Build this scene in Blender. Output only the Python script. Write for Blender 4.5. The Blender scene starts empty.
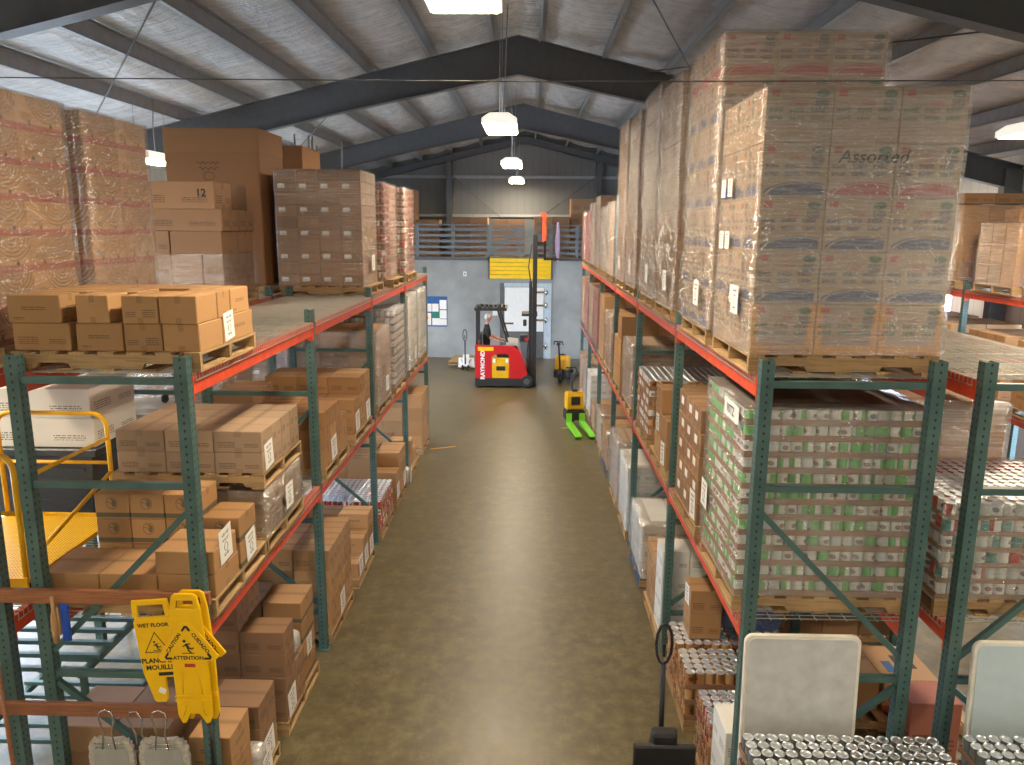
import bpy, bmesh, math, random
from mathutils import Vector, Matrix, noise

rnd = random.Random(11)
S = bpy.context.scene
COL = S.collection
R = math.radians

# ---------------------------------------------------------------- camera
CAM_H = 4.45
F_PX = 770.0
pitch, yaw, roll = R(11.355), R(1.271), R(0.4)
fwd = Vector((-math.sin(yaw)*math.cos(pitch), math.cos(yaw)*math.cos(pitch), -math.sin(pitch)))
rgt = Vector((math.cos(yaw), math.sin(yaw), 0))
upv = rgt.cross(fwd)
R2v = math.cos(roll)*rgt + math.sin(roll)*upv
U2v = -math.sin(roll)*rgt + math.cos(roll)*upv
cam = bpy.data.cameras.new('camera')
cam.sensor_fit = 'HORIZONTAL'; cam.sensor_width = 36.0
cam.lens = F_PX/1024*36.0; cam.clip_end = 200
cam_o = bpy.data.objects.new('camera', cam); COL.objects.link(cam_o)
M3 = Matrix((R2v, U2v, -fwd)).transposed()
cam_o.matrix_world = Matrix.Translation((0, 0, CAM_H)) @ M3.to_4x4()
S.camera = cam_o

# ---------------------------------------------------------------- world, exposure
world = bpy.data.worlds.new('world'); S.world = world; world.use_nodes = True
bg = world.node_tree.nodes['Background']
bg.inputs[0].default_value = (0.62, 0.78, 1.0, 1); bg.inputs[1].default_value = 18.0
S.view_settings.view_transform = 'Standard'
S.view_settings.look = 'None'
S.view_settings.gamma = 1.0
S.view_settings.use_curve_mapping = False
S.view_settings.exposure = 0.32
LAMP_STRENGTH = 92.0
LAMP_COLOR = (1.0, 0.83, 0.60, 1)

# ---------------------------------------------------------------- helpers
class MB:
    """collects boxes, prisms and tubes; build() links them as one mesh object"""
    def __init__(s): s.v = []; s.f = []; s.m = []; s.sm = []
    def add(s, vs, fs, m=0, smooth=False):
        o = len(s.v); s.v += [tuple(p) for p in vs]
        for f in fs: s.f.append([i+o for i in f]); s.m.append(m); s.sm.append(smooth)
        return s
    def box(s, x0, x1, y0, y1, z0, z1, m=0):
        return s.add([(x0,y0,z0),(x1,y0,z0),(x1,y1,z0),(x0,y1,z0),(x0,y0,z1),(x1,y0,z1),(x1,y1,z1),(x0,y1,z1)],
              [(0,3,2,1),(4,5,6,7),(0,1,5,4),(1,2,6,5),(2,3,7,6),(3,0,4,7)], m)
    def prism(s, pts, a0, a1, axis='y', m=0):
        """pts: 2D outline (counter-clockwise) extruded along axis"""
        n = len(pts)
        def P(p, a): return {'y': (p[0], a, p[1]), 'x': (a, p[0], p[1]), 'z': (p[0], p[1], a)}[axis]
        vs = [P(p, a0) for p in pts]+[P(p, a1) for p in pts]
        fs = [list(range(n)), list(range(2*n-1, n-1, -1))]+[(i, n+i, n+(i+1) % n, (i+1) % n) for i in range(n)]
        return s.add(vs, fs, m)
    def tube(s, path, r, n=8, m=0, closed=False, cap=True):
        path = [Vector(p) for p in path]; k = len(path); rings = []
        rr = r if isinstance(r, (list, tuple)) else [r]*k
        prev = None
        for i, p in enumerate(path):
            a = path[i-1] if (i > 0 or closed) else p
            b = path[(i+1) % k] if (i < k-1 or closed) else p
            t = (b-a).normalized()
            if prev is None:
                u = t.orthogonal().normalized()
            else:
                u = (prev-t*prev.dot(t))
                u = u.normalized() if u.length > 1e-6 else t.orthogonal().normalized()
            prev = u; w = t.cross(u)
            rings.append([p+u*rr[i]*math.cos(2*math.pi*j/n)+w*rr[i]*math.sin(2*math.pi*j/n) for j in range(n)])
        vs = [q for g in rings for q in g]; fs = []
        for i in range(k if closed else k-1):
            i2 = (i+1) % k
            for j in range(n):
                j2 = (j+1) % n
                fs.append((i*n+j, i*n+j2, i2*n+j2, i2*n+j))
        s.add(vs, fs, m, True)
        if cap and not closed:
            s.f.append([len(s.v)-len(vs)+j for j in range(n)][::-1]); s.m.append(m); s.sm.append(False)
            s.f.append([len(s.v)-n+j for j in range(n)]); s.m.append(m); s.sm.append(False)
        return s
    def bar(s, p0, p1, w, h=None, m=0):
        """rectangular bar between two points"""
        h = h or w; p0 = Vector(p0); p1 = Vector(p1); t = (p1-p0).normalized()
        ref = Vector((0, 0, 1)) if abs(t.z) < .95 else Vector((0, 1, 0))
        u = t.cross(ref).normalized()*w/2; v = u.normalized().cross(t)*h/2
        vs = [p0-u-v, p0+u-v, p0+u+v, p0-u+v, p1-u-v, p1+u-v, p1+u+v, p1-u+v]
        return s.add(vs, [(0,3,2,1),(4,5,6,7),(0,1,5,4),(1,2,6,5),(2,3,7,6),(3,0,4,7)], m)
    def lathe(s, prof, n=16, m=0, c=(0, 0, 0), axis='z', smooth=True, mi=None):
        vs = []; fs = []
        for (r, z) in prof:
            for j in range(n):
                a = 2*math.pi*j/n; x, y = r*math.cos(a), r*math.sin(a)
                p = {'z': (x, y, z), 'x': (z, x, y), 'y': (y, z, x)}[axis]
                vs.append((p[0]+c[0], p[1]+c[1], p[2]+c[2]))
        o = len(s.v); s.v += vs
        for i in range(len(prof)-1):
            for j in range(n):
                j2 = (j+1) % n
                s.f.append([o+i*n+j, o+i*n+j2, o+(i+1)*n+j2, o+(i+1)*n+j]); s.m.append(mi[i] if mi else m); s.sm.append(smooth)
        s.f.append([o+j for j in range(n)][::-1]); s.m.append(mi[0] if mi else m); s.sm.append(False)
        s.f.append([o+(len(prof)-1)*n+j for j in range(n)]); s.m.append(mi[-1] if mi else m); s.sm.append(False)
        return s
    def mesh(s, name, mats):
        me = bpy.data.meshes.new(name); me.from_pydata(s.v, [], s.f)
        for mt in (mats if isinstance(mats, (list, tuple)) else [mats]): me.materials.append(mt)
        me.polygons.foreach_set('material_index', s.m)
        me.polygons.foreach_set('use_smooth', s.sm)
        me.update(); return me
    def build(s, name, mats, parent=None, loc=(0, 0, 0), rz=0, bevel=0):
        me = s.mesh(name, mats)
        if bevel: bevel_mesh(me, bevel)
        return link(name, me, parent, loc, rz)

def bevel_mesh(me, w, seg=1):
    bm = bmesh.new(); bm.from_mesh(me)
    bmesh.ops.bevel(bm, geom=[e for e in bm.edges if len(e.link_faces) == 2 and e.calc_face_angle(0) > .5], offset=w, segments=seg, affect='EDGES', clamp_overlap=True)
    bm.to_mesh(me); bm.free()

def link(name, me, parent=None, loc=(0, 0, 0), rz=0, rot=None):
    o = bpy.data.objects.new(name, me); COL.objects.link(o)
    o.parent = parent; o.location = loc; o.rotation_euler = rot if rot else (0, 0, rz)
    return o

def tag(o, label, cat, group=None):
    o['label'] = label; o['category'] = cat
    if group: o['group'] = group
    return o

def thing(name, label, cat, loc=(0, 0, 0), rz=0, group=None):
    return tag(link(name, None, None, loc, rz), label, cat, group)

def struct(o, label=None):
    o['kind'] = 'structure'
    if label: o['label'] = label
    return o

def stuff(o, label=None):
    o['kind'] = 'stuff'
    if label: o['label'] = label
    return o

_txt = {}
def text_mesh(s, size, mat, shear=0.0, bold=.018):
    k = (s, size, mat.name, shear, bold)
    if k not in _txt:
        cu = bpy.data.curves.new('text', 'FONT'); cu.body = s; cu.size = size; cu.align_x = 'CENTER'; cu.align_y = 'CENTER'; cu.shear = shear; cu.offset = size*bold
        cu.resolution_u = 2
        ob = bpy.data.objects.new('text', cu); COL.objects.link(ob)
        dg = bpy.context.evaluated_depsgraph_get()
        me = bpy.data.meshes.new_from_object(ob.evaluated_get(dg))
        bpy.data.objects.remove(ob); bpy.data.curves.remove(cu)
        me.materials.clear(); me.materials.append(mat)
        _txt[k] = me
    return _txt[k]
FACE = {'-y': (R(90), 0, 0), '+x': (R(90), 0, R(90)), '-x': (R(90), 0, R(-90)), 'top': (0, 0, 0)}

# ---------------------------------------------------------------- materials
class NT:
    def __init__(s, name, rough=.6, metal=0.0):
        s.mat = bpy.data.materials.new(name); s.mat.use_nodes = True
        s.t = s.mat.node_tree; s.n = s.t.nodes; s.l = s.t.links
        s.b = s.n['Principled BSDF']
        s.b.inputs['Roughness'].default_value = rough; s.b.inputs['Metallic'].default_value = metal
        s.tc = None
    def _in(s, sock, v):
        if v is None: return
        if hasattr(v, 'node'): s.l.new(v, sock)
        else:
            try: sock.default_value = v
            except Exception: sock.default_value = tuple(v)[:3]
    def node(s, t, **k):
        n = s.n.new(t)
        for a, b in k.items(): setattr(n, a, b)
        return n
    def coord(s, w='Generated'):
        if s.tc is None: s.tc = s.node('ShaderNodeTexCoord')
        return s.tc.outputs[w]
    def sep(s, v):
        n = s.node('ShaderNodeSeparateXYZ'); s.l.new(v, n.inputs[0]); return n.outputs
    def comb(s, x, y, z):
        n = s.node('ShaderNodeCombineXYZ')
        for i, v in enumerate((x, y, z)): s._in(n.inputs[i], v)
        return n.outputs[0]
    def m(s, op, a, b=None, c=None):
        n = s.node('ShaderNodeMath', operation=op)
        for i, v in enumerate((a, b, c)): s._in(n.inputs[i], v)
        return n.outputs[0]
    def band(s, v, a, b): return s.m('MULTIPLY', s.m('GREATER_THAN', v, a), s.m('LESS_THAN', v, b))
    def mul(s, *a):
        r = a[0]
        for x in a[1:]: r = s.m('MULTIPLY', r, x)
        return r
    def rect(s, u, v, u0, u1, v0, v1): return s.mul(s.band(u, u0, u1), s.band(v, v0, v1))
    def ell(s, u, v, cu, cv, ru, rv):
        a = s.m('DIVIDE', s.m('SUBTRACT', u, cu), ru); b = s.m('DIVIDE', s.m('SUBTRACT', v, cv), rv)
        return s.m('ADD', s.m('MULTIPLY', a, a), s.m('MULTIPLY', b, b))
    def noise(s, vec, scale, detail=3, rough=.5, out='Fac'):
        n = s.node('ShaderNodeTexNoise'); s._in(n.inputs['Vector'], vec)
        n.inputs['Scale'].default_value = scale; n.inputs['Detail'].default_value = detail; n.inputs['Roughness'].default_value = rough
        return n.outputs[out]
    def scale(s, vec, sc):
        n = s.node('ShaderNodeMapping'); s._in(n.inputs['Vector'], vec); n.inputs['Scale'].default_value = sc; return n.outputs[0]
    def ramp(s, fac, pts):
        n = s.node('ShaderNodeValToRGB'); s._in(n.inputs[0], fac); e = n.color_ramp.elements
        e[0].position, e[0].color = pts[0][0], (*pts[0][1], 1); e[1].position, e[1].color = pts[-1][0], (*pts[-1][1], 1)
        for p, c in pts[1:-1]: x = e.new(p); x.color = (*c, 1)
        return n.outputs[0]
    def mix(s, fac, a, b, mode='MIX'):
        n = s.node('ShaderNodeMix', data_type='RGBA', blend_type=mode)
        s._in(n.inputs[0], fac)
        for i, v in ((6, a), (7, b)):
            if isinstance(v, tuple) and len(v) == 3: v = (*v, 1)
            s._in(n.inputs[i], v)
        return n.outputs[2]
    def random(s): return s.node('ShaderNodeObjectInfo').outputs['Random']
    def bump(s, h, strength=.3, dist=.01):
        n = s.node('ShaderNodeBump'); s._in(n.inputs['Height'], h); n.inputs['Strength'].default_value = strength; n.inputs['Distance'].default_value = dist
        s.l.new(n.outputs[0], s.b.inputs['Normal']); return n.outputs[0]
    def color(s, c):
        if isinstance(c, tuple): c = (*c, 1) if len(c) == 3 else c
        s._in(s.b.inputs['Base Color'], c); return s
    def done(s): return s.mat

def plain(name, c, rough=.6, metal=0.0, var=.12, scale=8, coat=0):
    t = NT(name, rough, metal)
    n = t.noise(t.coord('Object'), scale, 4)
    t.color(t.ramp(n, [(.25, tuple(x*(1-var) for x in c)), (.75, tuple(min(1, x*(1+var)) for x in c))]))
    t.bump(n, .05, .004)
    if coat: t.b.inputs['Coat Weight'].default_value = coat
    return t.done()

def srgb(r, g, b):
    f = lambda x: ((x/255+.055)/1.055)**2.4 if x > 10 else x/255/12.92
    return (f(r), f(g), f(b))

INK = plain('ink', (.02, .02, .022), .7)
def faces(t):
    """u, v on the vertical faces, and masks for the x-faces, y-faces and top"""
    g = t.sep(t.coord('Generated')); nn = t.sep(t.coord('Normal'))
    fx = t.m('GREATER_THAN', t.m('ABSOLUTE', nn[0]), .5); fy = t.m('GREATER_THAN', t.m('ABSOLUTE', nn[1]), .5)
    top = t.m('GREATER_THAN', nn[2], .5)
    u = t.m('ADD', t.m('MULTIPLY', fx, g[1]), t.m('MULTIPLY', fy, g[0]))
    return g, u, g[2], fx, fy, top

def cardboard(name, lo, hi, tape='x', print_text=0, ring=False, band=None, label=False, tapecol=None, tint=.1, print_face='xy'):
    t = NT(name, .72)
    g, u, v, fx, fy, top = faces(t)
    n1 = t.noise(t.scale(t.coord('Object'), (3, 3, 40)), 6, 3)
    base = t.mix(t.random(), (*lo, 1), (*hi, 1))
    base = t.mix(t.m('MULTIPLY', n1, .25), base, tuple(x*.62 for x in lo))
    side = t.m('ADD', fx, fy)
    if tape:
        a, f = (g[1], fx) if tape == 'x' else (g[0], fy)
        st = t.band(a, .42, .58)
        ends = t.mul(st, f, t.m('ADD', t.m('GREATER_THAN', v, .74), t.m('LESS_THAN', v, .22)))
        tm = t.m('MAXIMUM', t.mul(st, top), ends)
        base = t.mix(t.m('MULTIPLY', tm, .75 if tapecol else .5), base, tapecol or tuple(x*.72 for x in lo))
        seam = t.mul(t.band(a, .494, .506), top)
        base = t.mix(t.m('MULTIPLY', seam, .8), base, (.05, .03, .018))
    if print_text:
        pf = fy if print_face == 'y' else (fx if print_face == 'x' else side)
        ln = t.m('LESS_THAN', t.m('FRACT', t.m('MULTIPLY', v, 13)), .5)
        wn = t.m('GREATER_THAN', t.noise(t.comb(t.m('MULTIPLY', u, 60), t.m('FLOOR', t.m('MULTIPLY', v, 13)), 0), 1.0, 0), .45)
        r1 = t.rect(u, v, .08, .44, .2, .5); r2 = t.rect(u, v, .62, .92, .24, .42)
        if print_text == 2: r1 = t.rect(u, v, .25, .72, .44, .58); r2 = t.rect(u, v, .1, .3, .1, .2)
        base = t.mix(t.mul(pf, ln, wn, t.m('MAXIMUM', r1, r2), .8), base, (.05, .04, .035))
    if ring:
        e = t.ell(u, v, .5, .62, .17, .24)
        rg = t.m('MAXIMUM', t.band(e, .78, 1.0), t.mul(t.m('LESS_THAN', e, .55), t.m('GREATER_THAN', t.noise(t.coord('Object'), 30, 1), .5)))
        base = t.mix(t.mul(fy, rg, .75), base, (.06, .07, .05))
    if band:
        base = t.mix(t.mul(side, t.band(v, .06, .24), .8), base, band)
    if label:
        lb = t.mul(fy, t.rect(u, v, .14, .46, .42, .78))
        ink = t.mul(t.rect(u, v, .18, .42, .48, .58), t.m('GREATER_THAN', t.noise(t.comb(t.m('MULTIPLY', u, 90), 0, 0), 1, 0), .5))
        base = t.mix(lb, base, (.75, .74, .7)); base = t.mix(t.mul(lb, ink), base, (.1, .1, .1))
    t.color(base); t.bump(n1, .06, .003)
    return t.done()

KR_LO, KR_HI = srgb(150, 112, 72), srgb(182, 140, 94)
KD_LO, KD_HI = srgb(132, 100, 72), srgb(160, 122, 88)
KG_LO, KG_HI = srgb(150, 126, 102), srgb(172, 145, 117)
M_KRAFT = cardboard('kraft_cardboard', KR_LO, KR_HI)
M_KRAFT_T = cardboard('kraft_cardboard_printed', KR_LO, KR_HI, print_text=1)
M_KRAFT_T2 = cardboard('kraft_cardboard_centre_print', KR_LO, KR_HI, print_text=2)
M_KLOGO = cardboard('kraft_cardboard_round_logo', KR_LO, KR_HI, ring=True, band=(.05, .07, .045))
M_KRED = cardboard('kraft_cardboard_red_tape', KR_LO, KR_HI, tapecol=(.35, .08, .04))
M_KDARK = cardboard('dark_kraft_cardboard', KD_LO, KD_HI)
M_KDARK_L = cardboard('dark_kraft_cardboard_labelled', KD_LO, KD_HI, label=True, tape=None)
M_KDARK_T = cardboard('dark_kraft_cardboard_printed', KD_LO, KD_HI, print_text=1)
M_KGREY = cardboard('greyish_cardboard', KG_LO, KG_HI, print_text=1, tape='y')
M_KSHELF = cardboard('kraft_cardboard_green_stripe', KR_LO, KR_HI, band=(.06, .09, .05))
M_WBOX = cardboard('white_cardboard', (.62, .6, .54), (.72, .7, .64), print_text=1, tape=None)
M_TRAY = cardboard('tray_cardboard', srgb(140, 106, 80), srgb(162, 124, 94), tape=None)
M_REDBOX = cardboard('reddish_carton', srgb(150, 70, 55), srgb(175, 110, 90), print_text=1, tape=None)

def banana_mat():
    t = NT('banana_box_print', .6); g, u, v, fx, fy, top = faces(t)
    side = t.m('ADD', fx, fy)
    base = t.mix(t.random(), (*srgb(156, 116, 74), 1), (*srgb(184, 142, 94), 1))
    e = t.m('SQRT', t.ell(u, v, .66, 1.02, .34, .62))
    arcs = t.mul(side, t.m('LESS_THAN', e, 1.15), t.m('LESS_THAN', t.m('FRACT', t.m('MULTIPLY', e, 5.5)), .38))
    base = t.mix(t.m('MULTIPLY', arcs, .8), base, (.16, .09, .02))
    base = t.mix(t.mul(side, t.m('LESS_THAN', v, .2), .75), base, (.30, .035, .03))
    ln = t.mul(t.rect(u, v, .1, .34, .3, .5), t.m('GREATER_THAN', t.noise(t.comb(t.m('MULTIPLY', u, 40), t.m('MULTIPLY', v, 20), 0), 1, 1), .5))
    base = t.mix(t.mul(side, ln, .7), base, (.12, .07, .03))
    hole = t.mul(side, t.m('MAXIMUM', t.m('LESS_THAN', t.ell(u, v, .28, .24, .03, .06), 1), t.m('LESS_THAN', t.ell(u, v, .74, .24, .03, .06), 1)))
    base = t.mix(hole, base, (.01, .01, .01))
    t.color(base); return t.done()
M_BAN = banana_mat()

def produce_mat(name, arc, bottom=None):
    """boxes of the big front load: red square, green oval, text blocks, coloured arc"""
    t = NT(name, .6); g, u, v, fx, fy, top = faces(t)
    base = t.mix(t.random(), (*srgb(160, 134, 110), 1), (*srgb(176, 150, 124), 1))
    side = t.m('ADD', fx, fy)
    if bottom: base = t.mix(t.mul(fy, t.m('MAXIMUM', t.m('LESS_THAN', u, .12), t.m('MAXIMUM', t.m('GREATER_THAN', u, .88), t.m('LESS_THAN', v, .2)))), base, (*bottom, 1))
    base = t.mix(t.mul(side, t.rect(u, v, .07, .2, .82, .94), .85), base, (.42, .06, .05))
    base = t.mix(t.mul(side, t.m('LESS_THAN', t.ell(u, v, .84, .87, .1, .07), 1), .85), base, (.06, .14, .08))
    tn = t.m('GREATER_THAN', t.noise(t.comb(t.m('MULTIPLY', u, 50), t.m('MULTIPLY', v, 40), 0), 1, 1), .43)
    blk = t.rect(t.m('FRACT', t.m('MULTIPLY', u, 3.2)), v, .15, .85, .4, .48)
    blk2 = t.rect(t.m('FRACT', t.m('MULTIPLY', u, 3.2)), v, .15, .85, .54, .62)
    green = arc is None
    base = t.mix(t.mul(side, tn, t.m('MAXIMUM', blk, blk2), .75), base, (.06, .12, .07) if green else (.07, .08, .13))
    base = t.mix(t.mul(side, t.rect(u, v, .42, .62, .66, .76), tn, .6), base, (.4, .1, .08))
    base = t.mix(t.mul(side, t.rect(u, v, .74, .93, .62, .78), tn, .7), base, (.07, .08, .12))
    if arc:
        e = t.ell(u, v, .62, .04, .6, .26)
        am = t.mul(t.m('MAXIMUM', t.m('LESS_THAN', e, .72), t.band(e, .85, 1.0)), t.band(u, .05, .95), t.band(v, .05, 1))
        base = t.mix(t.mul(side, am, .85), base, (*arc, 1))
    t.color(base); return t.done()
M_PB = produce_mat('produce_box_blue_arc', (.05, .08, .19))
M_PR = produce_mat('produce_box_red_arc', (.42, .07, .08))
M_PG = produce_mat('produce_box_green_print', None)
M_PY = produce_mat('produce_box_yellow_edge', None, srgb(205, 148, 70))

def wood(name, lo, hi, axis=0):
    t = NT(name, .7)
    sc = [30, 30, 30]; sc[axis] = 2
    n = t.noise(t.scale(t.coord('Object'), tuple(sc)), 1.6, 5, .6)
    base = t.mix(t.random(), (*lo, 1), (*hi, 1))
    t.color(t.mix(t.m('MULTIPLY', t.m('GREATER_THAN', n, .52), .35), base, tuple(x*.5 for x in lo))); t.bump(n, .2, .003)
    return t.done()
M_PALX = wood('pallet_wood_lengthwise', srgb(150, 120, 82), srgb(186, 154, 108), 0)
M_PALY = wood('pallet_wood_crosswise', srgb(150, 120, 82), srgb(192, 160, 114), 1)
M_PALBLUE = wood('blue_painted_wood', (.03, .08, .2), (.05, .12, .28), 1)
M_RAIL = wood('reddish_timber', srgb(142, 92, 62), srgb(160, 104, 70), 0)
M_DOWEL = wood('pale_dowel', srgb(176, 136, 92), srgb(190, 150, 104), 2)

def post_mat():
    t = NT('green_rack_paint', .42); o = t.sep(t.coord('Object')); nn = t.sep(t.coord('Normal'))
    n = t.noise(t.coord('Object'), 5, 4)
    base = t.ramp(n, [(.3, srgb(58, 86, 84)), (.7, srgb(80, 109, 105))])
    fz = t.m('SUBTRACT', t.m('FRACT', t.m('DIVIDE', o[2], .0508)), .5)
    def dots(c, off, w=.0075):
        a = t.m('DIVIDE', t.m('SUBTRACT', c, off), w); b = t.m('DIVIDE', fz, .2)
        return t.m('LESS_THAN', t.m('ADD', t.m('MULTIPLY', a, a), t.m('MULTIPLY', b, b)), 1)
    fx = t.m('GREATER_THAN', t.m('ABSOLUTE', nn[0]), .5); fy = t.m('GREATER_THAN', t.m('ABSOLUTE', nn[1]), .5)
    d = t.m('MAXIMUM', t.mul(fx, t.m('MAXIMUM', dots(o[1], -.02), dots(o[1], .02))), t.mul(fy, dots(o[0], .0)))
    t.color(t.mix(d, base, (.012, .02, .02))); t.bump(t.m('SUBTRACT', 1, d), .6, .004)
    return t.done()
M_POST = post_mat()
M_GREEN = plain('green_rack_brace_paint', srgb(68, 97, 95), .42, 0, .15)
M_BEAM = plain('orange_red_beam_paint', srgb(206, 74, 40), .42, 0, .16, 12)
M_WIRE = plain('zinc_wire', (.55, .53, .47), .4, .6)
M_STEEL = plain('grey_steel_paint', srgb(88, 92, 96), .5)
M_STEELD = plain('dark_frame_steel', srgb(82, 84, 88), .5)
M_PURLIN = plain('purlin_steel', srgb(148, 152, 156), .45, .1)
M_CHROME = plain('bright_steel', (.62, .62, .6), .25, 1)
M_BLACK = plain('black_plastic', (.018, .018, .02), .5)
M_RUBBER = plain('black_rubber', (.022, .022, .022), .8)
M_YEL = plain('yellow_plastic', srgb(240, 190, 10), .38, 0, .05)
M_YELP = plain('yellow_paint', srgb(232, 178, 20), .4, 0, .08)
M_YELB = plain('yellow_board_paint', srgb(240, 196, 14), .5, 0, .06)
M_REDP = plain('red_truck_paint', srgb(196, 28, 34), .35, 0, .06)
M_ORANGE = plain('orange_tube', srgb(235, 80, 40), .5)
M_PINK = plain('lilac_cloth', srgb(190, 170, 200), .8)
M_LIME = plain('lime_green_paint', srgb(128, 220, 50), .4, 0, .05)
M_WHITE = plain('white_paint', (.72, .73, .72), .5, 0, .05)
M_PAPER = plain('white_paper', (.8, .79, .76), .8, 0, .03)
M_BLUE = plain('blue_board', srgb(24, 84, 148), .5)
M_BLUEB = plain('blue_brush', srgb(26, 72, 170), .6)
M_SIGNG = plain('green_sheet', srgb(30, 120, 90), .6)
M_TABLE = plain('grey_table_plastic', (.52, .53, .53), .55, 0, .14, 9)
M_TABLEB = plain('pale_blue_table_plastic', srgb(182, 200, 208), .5, 0, .06, 9)
M_TABLE_E = plain('cream_table_edge', (.72, .69, .6), .5)
M_SKIN = plain('skin', srgb(205, 150, 130), .6)
M_HAIR = plain('white_hair', (.72, .7, .68), .8)
M_SHIRT = plain('black_shirt', (.02, .02, .022), .85)
M_TROUSER = plain('dark_trousers', (.03, .035, .05), .85)
M_MOP = plain('grey_mop_yarn', (.42, .39, .34), .95, 0, .25, 40)
M_GREYM = plain('grey_moulding', (.32, .32, .3), .6)
M_BIN = plain('black_bin_plastic', (.03, .035, .042), .45)
M_DARKSHEET = plain('dark_slip_sheet', (.09, .07, .05), .5)
M_BAGB = plain('blue_bag', (.10, .14, .26), .4, 0, .5, 30)

def lid_mat():
    t = NT('can_lid_steel', .3, .92); t.color((.68, .72, .77)); return t.done()
M_LID = lid_mat()
def can_label(name, cols):
    t = NT(name, .4); o = t.sep(t.coord('Generated'))
    ang = t.m('ARCTAN2', t.m('SUBTRACT', o[1], .5), t.m('SUBTRACT', o[0], .5))
    a = t.m('FRACT', t.m('ADD', t.m('DIVIDE', ang, 6.2832), t.m('MULTIPLY', t.random(), 7.3)))
    base = t.mix(t.m('GREATER_THAN', a, .52), (*cols[0], 1), (*cols[1], 1))
    sp = t.m('LESS_THAN', t.ell(a, o[2], .3, .6, .1, .16), 1)
    base = t.mix(t.m('MULTIPLY', sp, .8), base, (*cols[2], 1))
    base = t.mix(t.m('MULTIPLY', t.band(o[2], .16, .24), .6), base, (*cols[2], 1))
    t.color(base); return t.done()
M_CANG = can_label('green_white_can_label', (srgb(225, 228, 220), srgb(104, 188, 96), srgb(130, 80, 70)))
M_CANW = can_label('white_can_label', (srgb(228, 226, 220), srgb(205, 212, 208), srgb(90, 90, 100)))
M_CANR = can_label('red_white_can_label', (srgb(228, 226, 220), srgb(205, 60, 50), srgb(120, 30, 30)))
M_CANT = can_label('teal_white_can_label', (srgb(226, 226, 222), srgb(70, 140, 130), srgb(60, 60, 70)))
M_CAND = can_label('dark_can_label', (srgb(112, 112, 112), srgb(100, 108, 110), srgb(140, 136, 130)))
M_CANB = can_label('brown_can_label', (srgb(150, 104, 62), srgb(190, 150, 100), srgb(80, 40, 20)))
M_CANRD = can_label('dark_red_can_label', (srgb(150, 60, 50), srgb(190, 150, 130), srgb(70, 20, 20)))

def wrap_mat(name, base_op=.10, white=.35):
    t = NT(name, .2)
    out = t.n['Material Output']
    o = t.coord('Object')
    n1 = t.noise(t.scale(o, (2.5, 2.5, 46)), 1.5, 4, .65)       # horizontal stretch lines
    n2 = t.noise(t.scale(o, (4, 2.4, 9)), 2.0, 3, .62)
    nxm = t.m('ABSOLUTE', t.sep(t.coord('Normal'))[0])
    w2 = t.m('ADD', .06, t.m('MULTIPLY', nxm, 1.3))
    n3 = t.noise(o, 34, 2)
    bp = t.node('ShaderNodeBump'); bp.inputs['Strength'].default_value = 1.0; bp.inputs['Distance'].default_value = .06
    t.l.new(t.m('ADD', t.m('MULTIPLY', n1, .13), t.m('ADD', t.m('MULTIPLY', n2, w2), t.m('MULTIPLY', n3, .07))), bp.inputs['Height'])
    gl = t.node('ShaderNodeBsdfGlossy'); gl.inputs['Roughness'].default_value = .09; gl.inputs['Color'].default_value = (1, 1, 1, 1)
    t.l.new(bp.outputs[0], gl.inputs['Normal'])
    df = t.node('ShaderNodeBsdfDiffuse'); df.inputs['Color'].default_value = (.78, .77, .75, 1)
    tr = t.node('ShaderNodeBsdfTransparent'); tr.inputs[0].default_value = (.95, .945, .93, 1)
    m1 = t.node('ShaderNodeMixShader'); m1.inputs[0].default_value = white
    t.l.new(gl.outputs[0], m1.inputs[1]); t.l.new(df.outputs[0], m1.inputs[2])
    fac = t.m('MINIMUM', t.m('ADD', base_op, t.m('MULTIPLY', t.m('MAXIMUM', t.m('SUBTRACT', n1, .42), 0), 1.3)), .8)
    m2 = t.node('ShaderNodeMixShader'); t.l.new(fac, m2.inputs[0])
    t.l.new(tr.outputs[0], m2.inputs[1]); t.l.new(m1.outputs[0], m2.inputs[2])
    t.l.new(m2.outputs[0], out.inputs['Surface'])
    return t.done()
M_WRAP = wrap_mat('stretch_wrap', .20, .14)
M_WRAPC = wrap_mat('clear_stretch_wrap', .06, .25)
M_WRAPH = wrap_mat('hazy_stretch_wrap', .16, .4)
M_WRAPW = wrap_mat('milky_stretch_wrap', .26, .32)

def floor_mat():
    t = NT('polished_concrete', .3); o = t.coord('Object')
    n1 = t.noise(o, .5, 6, .62); n2 = t.noise(o, 5.5, 8, .72); n3 = t.noise(t.scale(o, (26, 1.2, 1)), 1.4, 6, .7)
    n4 = t.noise(t.scale(o, (2.5, 24, 1)), 1.5, 6, .7); n5 = t.noise(o, 1.7, 7, .7)
    base = t.ramp(n2, [(.30, srgb(66, 58, 40)), (.5, srgb(98, 88, 60)), (.72, srgb(132, 120, 86))])
    base = t.mix(t.m('MULTIPLY', n1, .55), base, srgb(92, 83, 58))
    base = t.mix(t.m('MULTIPLY', t.m('GREATER_THAN', n5, .56), .25), base, srgb(72, 62, 42))
    base = t.mix(t.m('MULTIPLY', t.m('GREATER_THAN', n3, .63), .16), base, srgb(160, 148, 112))
    base = t.mix(t.m('MULTIPLY', t.m('GREATER_THAN', n4, .62), .16), base, srgb(58, 50, 36))
    t.color(base)
    t._in(t.b.inputs['Roughness'], t.m('ADD', .16, t.m('MULTIPLY', n2, .42)))
    t.bump(n2, .05, .004)
    return t.done()
M_FLOOR = floor_mat()

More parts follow.
